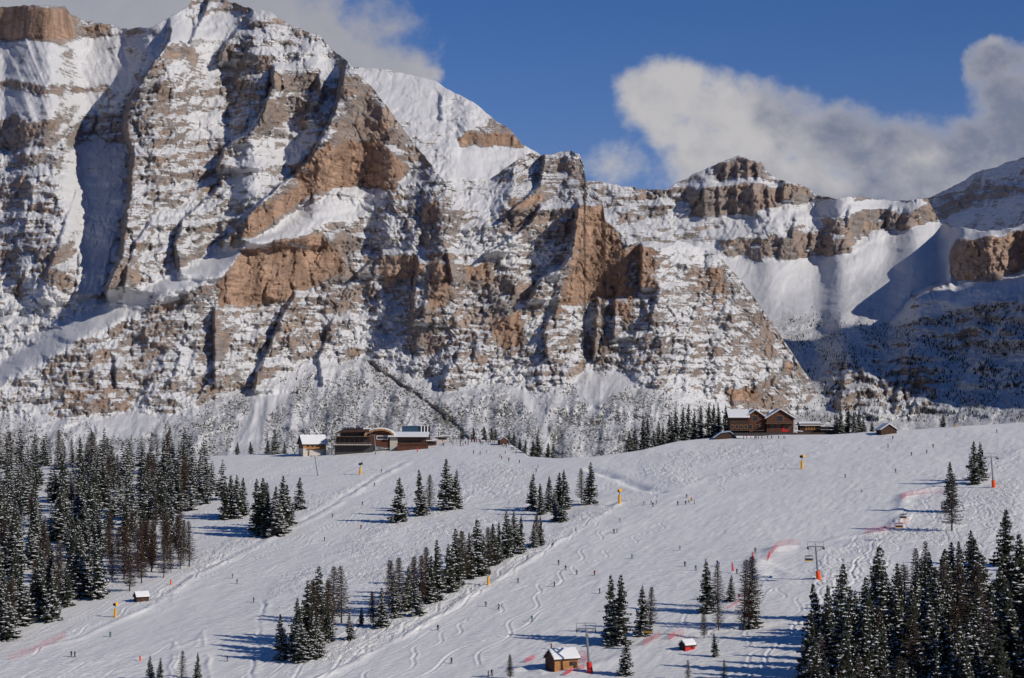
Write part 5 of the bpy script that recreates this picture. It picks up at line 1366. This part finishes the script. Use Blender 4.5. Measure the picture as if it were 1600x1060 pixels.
chair(T2[0] + Vector((-.0, -2.6, -.1)), 'lift chair with a yellow underside just below the tower at right centre')
chair(on_cable(T1[0], T2[0], 3.0, .52), 'upper of two lift chairs hanging above the curved red net')
chair(on_cable(T1[1], T2[1], 3.0, .62), 'lower of two lift chairs hanging above the curved red net')
chair(on_cable(T3[0], T4[0], 2.5, .26), 'lift chair hanging low left of the timber hut')
chair(on_cable(T2[1], T3[1], 3.0, .80), 'lift chair with yellow seat in front of the tall spruce pair')
# old drag-lift masts on the left crest
for u, v, H, tl, lab in ((497, 744, 10.5, .16, 'plain grey leaning lift mast with a short arm below the chalet'), (587, 711, 11, .06, 'slim pale pylon standing in front of the restaurant')):
    x, y, z = place(u, v); t = thing('lift_mast', lab, 'lift mast', (x, y, z))
    MB().tube((0, 0, -1), (-H * tl, 0, H), .34, .2, 10).build('mast', STEEL, t)
    b = MB(); b.box(-H * tl - 2.4, -H * tl + .6, -.12, .12, H - .1, H + .12); b.build('crossarm', STEEL, t)
    b = MB()
    for k in range(3): b.tube((-H * tl - 2.3 + k * .35, -.15, H - .25), (-H * tl - 2.3 + k * .35, .15, H - .25), .18)
    b.build('sheave_train', BLACK, t)

# ---- snow guns
def snow_gun(u, v, hpx, label, back=None, proto=[None]):
    x, y, z = place(u, v)
    if back: y += back; z = gz(x, y)
    if proto[0] is None:
        t = thing('snow_gun', label, 'snow gun', (0, 0, 0), 0, 'yellow snow guns along the pistes')
        MB().tube((0, 0, -.5), (0, 0, 3.9), .14, .12, 10).build('mast', STEEL, t)
        MB().tube((0, 0, -.2), (0, 0, 2.9), .46, .42, 12).build('padding', YELLOW, t)
        f = MB(); f.tube((.75, -.35, 4.55), (-.65, .25, 4.25), .52, .42, 16); f.box(-.22, .22, -.22, .22, 3.85, 4.1); h_ = f.build('fan_head', BLACK, t)
        MB().tube((.86, -.40, 4.575), (.752, -.35, 4.552), .60, .60, 16).build('nozzle_ring', YELLOW, h_)
        proto[0] = t
    else: t = copy_tree(proto[0])
    t['label'] = label; t.location = (x, y, z); s_ = (hpx / F * y) / 5.0; t.scale = (s_, s_, s_); t.rotation_euler = (0, 0, rng.uniform(-1, 1))
    return t
for u, v, hp, lab in ((180, 965, 23, 'yellow snow gun on the lower left piste edge below the dark hut'), (425, 838, 14, 'yellow snow gun at the foot of the dark clump on the left'),
                      (563, 742, 19, 'yellow snow gun on the piste edge below the restaurant'), (763, 915, 22, 'yellow snow gun at the end of the diagonal tree row'),
                      (968, 789, 23, 'yellow snow gun right of the middle spruce clump'), (1253, 733, 22, 'yellow snow gun standing alone on the wide right-hand slope'),
                      (1493, 669, 10, 'yellow snow gun peeking over the crest at right')):
    snow_gun(u, v, hp, lab)

# ---- padded markers and flags
def marker(u, v, hpx, label, mat=ORANGE, cat='padded post'):
    x, y, z = place(u, v); t = thing('padded_post', label, cat, (x, y, z)); h_ = hpx / F * y
    MB().tube((0, 0, -.3), (0, 0, h_ * .85), .30, .26, 10).build('padding', mat, t); MB().tube((0, 0, h_ * .85), (0, 0, h_), .06, .05, 8).build('pole', STEEL, t)
marker(267, 914, 9, 'orange padded post at the forest edge above the small dark hut')
marker(219, 1033, 9, 'orange padded post alone on the lower left piste')
marker(652, 707, 9, 'red-orange padded post on the snow in front of the restaurant deck', RED)
marker(1155, 934, 6, 'small red padded post between the larches on the lower slope', RED)
marker(1541, 745, 6, 'small orange padded post beside the dark spruce pair at upper right')
for u, v, lab in ((1143, 896, 'tall red wedge flag on the slope above the small snowy spruce'), (1175, 885, 'red flag half hidden behind the tall larches')):
    x, y, z = place(u, v); t = thing('flag', lab, 'flag', (x, y, z)); MB().tube((0, 0, -.3), (0, 0, 3.6), .04, .03, 6).build('pole', STEEL, t)
    MB().prism([(.05, .5), (.85, .7), (.35, 3.5), (.05, 3.5)], -.02, .02).build('cloth', REDNET, t)

# ---- nets
def net(pts, H, label, group='red safety nets on the slopes', mat=REDNET, dens=1.0):
    P = [Vector(place(*p)) for p in pts]
    Q = []
    for a, b_ in zip(P[:-1], P[1:]):
        n = max(1, int((b_ - a).length / 2.0))
        for i in range(n):
            q = a.lerp(b_, i / n); Q.append(Vector((q.x, q.y, gz(q.x, q.y))))
    Q.append(P[-1])
    t = thing('safety_net', label, 'safety net', tuple(Q[0]), 0, group)
    o0 = Q[0]
    for q in Q[::3]: MB().tube(tuple(q - o0 - Vector((0, 0, .4))), tuple(q - o0 + Vector((0, 0, H + .15))), .045, n=6).build('post', mat, t)
    b = MB(); rows = int(7 * dens)
    for a, c in zip(Q[:-1], Q[1:]):
        a = a - o0; c = c - o0
        for k in range(rows + 1):
            z = Vector((0, 0, .12 + (H - .12) * k / rows)); b.tube(tuple(a + z), tuple(c + z), .017, n=4)
        m_ = int(5 * dens)
        for k in range(m_):
            p = a.lerp(c, k / m_); b.tube(tuple(p + Vector((0, 0, .1))), tuple(p + Vector((0, 0, H))), .015, n=4)
    b.build('netting', mat, t)
net([(14, 1032), (55, 1019), (80, 1008), (103, 996)], 2.0, 'faded red safety net on the lowest left piste edge', dens=.7)
net([(1199, 882), (1203, 870), (1213, 862), (1232, 857), (1252, 855)], 1.9, 'curved red net left of the middle lift tower')
net([(1408, 785), (1416, 779), (1430, 775), (1452, 772), (1478, 771)], 1.9, 'red net curving below the shadow of the dark spruce pair')
net([(1352, 838), (1375, 834), (1400, 826), (1420, 819)], 1.9, 'red net under the two hanging lift chairs')
net([(1006, 1011), (1018, 1003), (1031, 997)], 1.5, 'short straight red net left of the red hut')
net([(1046, 1002), (1054, 997), (1068, 994)], 1.6, 'bright red net curving just above the red hut', dens=1.8)
net([(821, 1037), (836, 1031)], 1.3, 'short bright red net left of the timber hut', dens=2.0)
net([(882, 1058), (893, 1052), (912, 1048)], 1.0, 'bright red net in front of the timber hut', dens=2.0)
net([(905, 1034), (912, 1038), (919, 1032), (912, 1026), (903, 1029)], 1.6, 'pinkish net enclosure between the timber hut and the lift tower')
net([(1137, 953), (1150, 945), (1158, 940)], .8, 'low reddish net below the small snowy spruce', dens=.7)

# ---- people
def person_mesh(name, pose, cols):
    h_ = 1.75
    if pose == 'ski':
        J = [(0, 0, .92), (0, -.05, 1.18), (0, -.16, 1.42), (0, -.19, 1.53), (0, -.20, 1.66),
             (-.12, -.02, .86), (-.16, -.22, .50), (-.17, -.08, .10), (-.17, -.24, .06),
             (.12, -.02, .86), (.16, -.22, .50), (.17, -.08, .10), (.17, -.24, .06),
             (-.21, -.14, 1.40), (-.34, -.20, 1.14), (-.36, -.42, 1.02), (.21, -.14, 1.40), (.34, -.20, 1.14), (.36, -.42, 1.02)]
    else:
        J = [(0, 0, .94), (0, .01, 1.18), (0, 0, 1.44), (0, 0, 1.54), (0, -.02, 1.67),
             (-.11, 0, .88), (-.13, -.03, .50), (-.14, .0, .10), (-.15, -.16, .06),
             (.11, 0, .88), (.13, -.03, .50), (.14, .0, .10), (.15, -.16, .06),
             (-.21, 0, 1.42), (-.27, .03, 1.14), (-.26, -.14, .95), (.21, 0, 1.42), (.27, .03, 1.14), (.26, -.14, .95)]
    E = [(0, 1), (1, 2), (2, 3), (3, 4), (0, 5), (5, 6), (6, 7), (7, 8), (0, 9), (9, 10), (10, 11), (11, 12), (2, 13), (13, 14), (14, 15), (2, 16), (16, 17), (17, 18)]
    R = [.17, .17, .17, .075, .125, .12, .095, .085, .07, .12, .095, .085, .07, .09, .07, .06, .09, .07, .06]
    me = bpy.data.meshes.new(name); me.from_pydata(J, E, []); o = bpy.data.objects.new(name, me); COL.objects.link(o)
    md = o.modifiers.new('skin', 'SKIN'); md.use_smooth_shade = True
    for i, r in enumerate(R): me.skin_vertices[0].data[i].radius = (r, r * (.8 if i < 3 else 1))
    me.skin_vertices[0].data[0].use_root = True
    sb = o.modifiers.new('sub', 'SUBSURF'); sb.levels = 1
    dg = bpy.context.evaluated_depsgraph_get(); ev = o.evaluated_get(dg); res = bpy.data.meshes.new_from_object(ev)
    bpy.data.objects.remove(o); bpy.data.meshes.remove(me)
    res.name = name
    for c in cols: res.materials.append(c)
    mi = []
    for p in res.polygons:
        c = p.center
        if c.z > 1.60 or (c.z > 1.52 and c.y > -.12 and abs(c.x) < .14): k = 2
        elif c.z > 1.50 and abs(c.x) < .14: k = 3
        elif c.z > .90 or abs(c.x) > .25: k = 0
        elif c.z > .26: k = 1
        else: k = 4
        mi.append(k)
    res.polygons.foreach_set('material_index', np.array(mi, dtype=np.int32))
    return res
CM = {n: flat_mat('cloth_' + n, c, .8) for n, c in dict(black=(.02, .02, .022), navy=(.02, .03, .07), grey=(.10, .10, .11), red=(.45, .03, .03), blue=(.03, .10, .32), teal=(.03, .16, .18), white=(.6, .6, .6), yellow=(.65, .40, .05), orange=(.6, .13, .03), pink=(.5, .10, .18)).items()}
SKIN = flat_mat('skin', (.45, .28, .20), .6)
SCH = {'dark': ('black', 'black', 'black'), 'navy': ('navy', 'black', 'grey'), 'red': ('red', 'black', 'black'), 'blue': ('blue', 'grey', 'white'), 'teal': ('teal', 'black', 'black'), 'yellow': ('yellow', 'grey', 'black'), 'white': ('white', 'black', 'red'), 'orange': ('orange', 'navy', 'black'), 'redsuit': ('red', 'red', 'white')}
def ski_me():
    b = MB(); n = 6; v = []; 
    pts = [(-.85, .03), (-.80, .012), (.55, .012), (.74, .03), (.84, .10)]
    vs = []; fs = []
    for y, z in pts:
        w = .045 if y > -.8 else .035
        vs += [(-w, -y, z), (w, -y, z), (w, -y, z + .015), (-w, -y, z + .015)]
    for i in range(len(pts) - 1):
        for k in range(4): fs.append((i * 4 + k, i * 4 + (k + 1) % 4, i * 4 + 4 + (k + 1) % 4, i * 4 + 4 + k))
    fs += [(0, 1, 2, 3), (16, 17, 18, 19)]
    b.add(vs, fs); o = b.build('ski', BLACK); me = o.data; bpy.data.objects.remove(o); return me
SKI = ski_me()
def pole_me(hy, hz):
    b = MB(); b.tube((0, hy, hz), (0, hy + .38, .02), .012, .008, 6); b.tube((0, hy + .34, .10), (0, hy + .345, .115), .045, .045, 8); b.tube((0, hy - .005, hz + .1), (0, hy, hz), .018, .018, 6)
    o = b.build('ski_pole', STEEL); me = o.data; bpy.data.objects.remove(o); return me
POLE = {'ski': pole_me(-.42, 1.0), 'stand': pole_me(-.14, .93)}
BODIES = {}
def person(loc, scheme, pose, label, group=None, rz=0.0, skis=True):
    k = (scheme, pose)
    if k not in BODIES:
        a, b_, c = SCH[scheme]; BODIES[k] = person_mesh('person', pose, [CM[a], CM[b_], CM[c], SKIN, BLACK])
    o = bpy.data.objects.new('person', BODIES[k]); COL.objects.link(o); o.location = loc; o.rotation_euler = (0, 0, rz)
    tag(o, label, 'skier' if skis else 'person', group)
    if skis:
        for sx in (-.16, .16):
            s_ = bpy.data.objects.new('ski', SKI); COL.objects.link(s_); s_.parent = o; s_.location = (sx, -.1, 0)
        for sx in ((-.36, .36) if pose == 'ski' else (-.26, .26)):
            s_ = bpy.data.objects.new('ski_pole', POLE[pose]); COL.objects.link(s_); s_.parent = o; s_.location = (sx, 0, 0)
    return o
SK = [
 (596, 738, 'dark', 'dark skier on the piste just below the snow gun by the restaurant'), (585, 760, 'dark', 'dark skier higher on the upper left piste, above the tree shadows'),
 (566, 790, 'navy', 'navy skier at the upper edge of the long tree shadow on the left piste'), (520, 809, 'dark', 'dark skier at the tip of the long tree shadow on the left piste'),
 (564, 827, 'red', 'skier with red jacket below the long tree shadow on the left piste'), (507, 846, 'dark', 'dark skier turning near the left bank of the upper piste'),
 (841, 732, 'red', 'skier in red above the middle spruce clump'), (838, 738, 'dark', 'dark skier right below the one in red above the middle clump'),
 (969, 816, 'dark', 'dark skier alone just below the middle yellow snow gun'), (959, 834, 'navy', 'left skier of a close pair below the middle snow gun'), (964, 833, 'teal', 'right skier of a close pair below the middle snow gun'),
 (1006, 790, 'dark', 'skier crouching at the left end of the resting group'), (1018, 789, 'navy', 'navy skier left in the small resting trio'), (1020, 792, 'dark', 'front skier of the small resting trio'), (1026, 788, 'grey', 'right skier of the small resting trio'),
 (1059, 790, 'dark', 'dark skier at the left of the larger resting group'), (1071, 789, 'navy', 'navy skier in front of the larger resting group'), (1073, 779, 'blue', 'blue skier standing highest in the larger resting group'), (1076, 786, 'yellow', 'skier in yellow jacket in the larger resting group'),
 (1080, 783, 'orange', 'skier in orange at the back of the larger resting group'), (1085, 788, 'yellow', 'yellow-jacketed skier at the right end of the larger resting group'),
 (1063, 861, 'dark', 'lone dark skier in the centre of the wide slope'), (988, 874, 'teal', 'skier turning left of the slope centre'), (873, 883, 'dark', 'highest dark skier of the chain on the lower piste'),
 (884, 892, 'dark', 'second dark skier down the chain on the lower piste'), (902, 899, 'dark', 'third dark skier of the chain, left of the one in red'), (929, 900, 'redsuit', 'skier all in red on the lower middle piste'),
 (810, 912, 'dark', 'dark skier on the piste right of the snow gun at the diagonal row'), (867, 918, 'navy', 'navy skier below the chain on the lower middle piste'), (937, 928, 'dark', 'dark skier above the tall spruce pair'),
 (1070, 886, 'dark', 'dark skier left of a pair above the full dark spruce'), (1087, 892, 'teal', 'skier leaning into a turn above the full dark spruce'), (1121, 884, 'navy', 'left of two skiers side by side above the dark spruce'), (1124, 886, 'blue', 'right of two skiers side by side above the dark spruce'),
 (1151, 898, 'dark', 'dark skier beside the red wedge flag'), (1180, 865, 'dark', 'dark skier above the tall reddish larch'),
 (1395, 687, 'dark', 'topmost dark skier below the shed on the crest'), (1388, 700, 'dark', 'dark skier second from top below the shed'), (1458, 700, 'navy', 'navy skier high on the right slope below the crest'), (1424, 713, 'dark', 'dark skier in the upper middle of the right slope'),
 (1448, 709, 'teal', 'small skier between two others high on the right slope'), (1399, 739, 'dark', 'dark skier in a turn left of the dark spruce pair'), (1321, 747, 'dark', 'dark skier right of the lone yellow snow gun'),
 (1346, 769, 'white', 'skier in white at the left tip of the spruce pair shadow'), (1557, 677, 'dark', 'dark skier alone near the crest at far right'),
 (364, 904, 'dark', 'upper dark skier near the left bank of the lower piste'), (371, 913, 'navy', 'lower skier of two near the left bank of the lower piste'), (397, 942, 'dark', 'dark skier left of the winding foot track'), (172, 996, 'teal', 'skier below the snow gun at lower left'),
 (112, 1027, 'dark', 'left skier of a pair at the lower left corner'), (117, 1027, 'navy', 'right skier of a pair at the lower left corner'), (356, 1034, 'dark', 'skier in the tree shadow stripes at lower left'),
 (759, 949, 'teal', 'left skier of two below the snow gun at the diagonal row'), (780, 953, 'dark', 'right skier of two below the snow gun at the diagonal row'), (684, 986, 'dark', 'dark skier on the piste below the long bank'), (706, 1038, 'dark', 'dark skier near the bottom left of the timber hut area'),
 (763, 1058, 'navy', 'left skier of two at the bottom edge left of the timber hut'), (768, 1057, 'dark', 'right skier of two at the bottom edge left of the timber hut'), (831, 972, 'teal', 'skier alone right of centre above the long shadows'), (862, 1015, 'red', 'skier in red inside the long tree shadows above the timber hut'),
 (948, 957, 'dark', 'skier at the left edge of the tall spruce pair'), (812, 724, 'dark', 'dark skier on the crest below the snowy notch'), (795, 721, 'dark', 'dark skier left of the snowy notch below the crest'),
 (781, 715, 'redsuit', 'skier all in red below the brown crest hut'), (784, 718, 'red', 'skier in red jacket close to the one all in red'), (790, 710, 'navy', 'navy skier under the brown crest hut'), (761, 709, 'dark', 'dark skier just below the crowd on the crest'), (750, 711, 'grey', 'grey skier just below the crowd, left one'),
 (740, 709, 'dark', 'dark skier below the left half of the crowd'),
]
SCH['grey'] = ('grey', 'black', 'grey')
pr = random.Random(5)
for u, v, sc, lab in SK:
    person(place(u, v), sc, 'ski' if pr.random() < .75 else 'stand', lab, 'skiers on the open pistes', rz=pr.uniform(-2.2, .6)).scale = (1.1, 1.1, 1.1)
cols = ['dark', 'navy', 'red', 'blue', 'teal', 'grey', 'white', 'orange', 'dark', 'dark', 'navy']
for i in range(70):
    u = 690 + 118 * pr.random() ** 1.1; v = lerp_poly(CREST, u) + 1.0 + 8 * pr.random() ** 1.6; sc = pr.choice(cols)
    what = {'dark': 'dark clothes', 'navy': 'a navy jacket', 'red': 'a red jacket', 'blue': 'a blue jacket', 'teal': 'a teal jacket', 'grey': 'a grey jacket', 'white': 'a white jacket', 'orange': 'an orange jacket'}[sc]
    person(place(u, v), sc, 'stand', 'person in %s standing in the crowd on the crest right of the restaurant' % what, 'crowd on the crest in %s' % what, rz=pr.uniform(0, 6), skis=pr.random() < .5)
for i in range(12):
    u = pr.uniform(1140, 1232); v = 685.5 + pr.random(); sc = pr.choice(['dark', 'red', 'navy', 'orange', 'grey'])
    what = {'dark': 'dark clothes', 'navy': 'a navy jacket', 'red': 'a red jacket', 'grey': 'a grey jacket', 'orange': 'an orange jacket'}[sc]
    person(place(u, v), sc, 'stand', 'person in %s standing in front of the big timber lodge' % what, 'people by the big lodge in %s' % what, rz=pr.uniform(0, 6), skis=False)
for i in range(16):
    x, y, z = rx + qx(pr.uniform(32, 76)), ry - 3.6, rz_ + qx(12.02)
    sc = pr.choice(['dark', 'red', 'navy', 'orange', 'white'])
    what = {'dark': 'dark clothes', 'navy': 'a navy jacket', 'red': 'a red jacket', 'white': 'a white jacket', 'orange': 'an orange jacket'}[sc]
    person((x, y, z), sc, 'stand', 'guest in %s on the reddish sun deck of the restaurant' % what, 'guests on the sun deck in %s' % what, rz=pr.uniform(0, 6), skis=False)
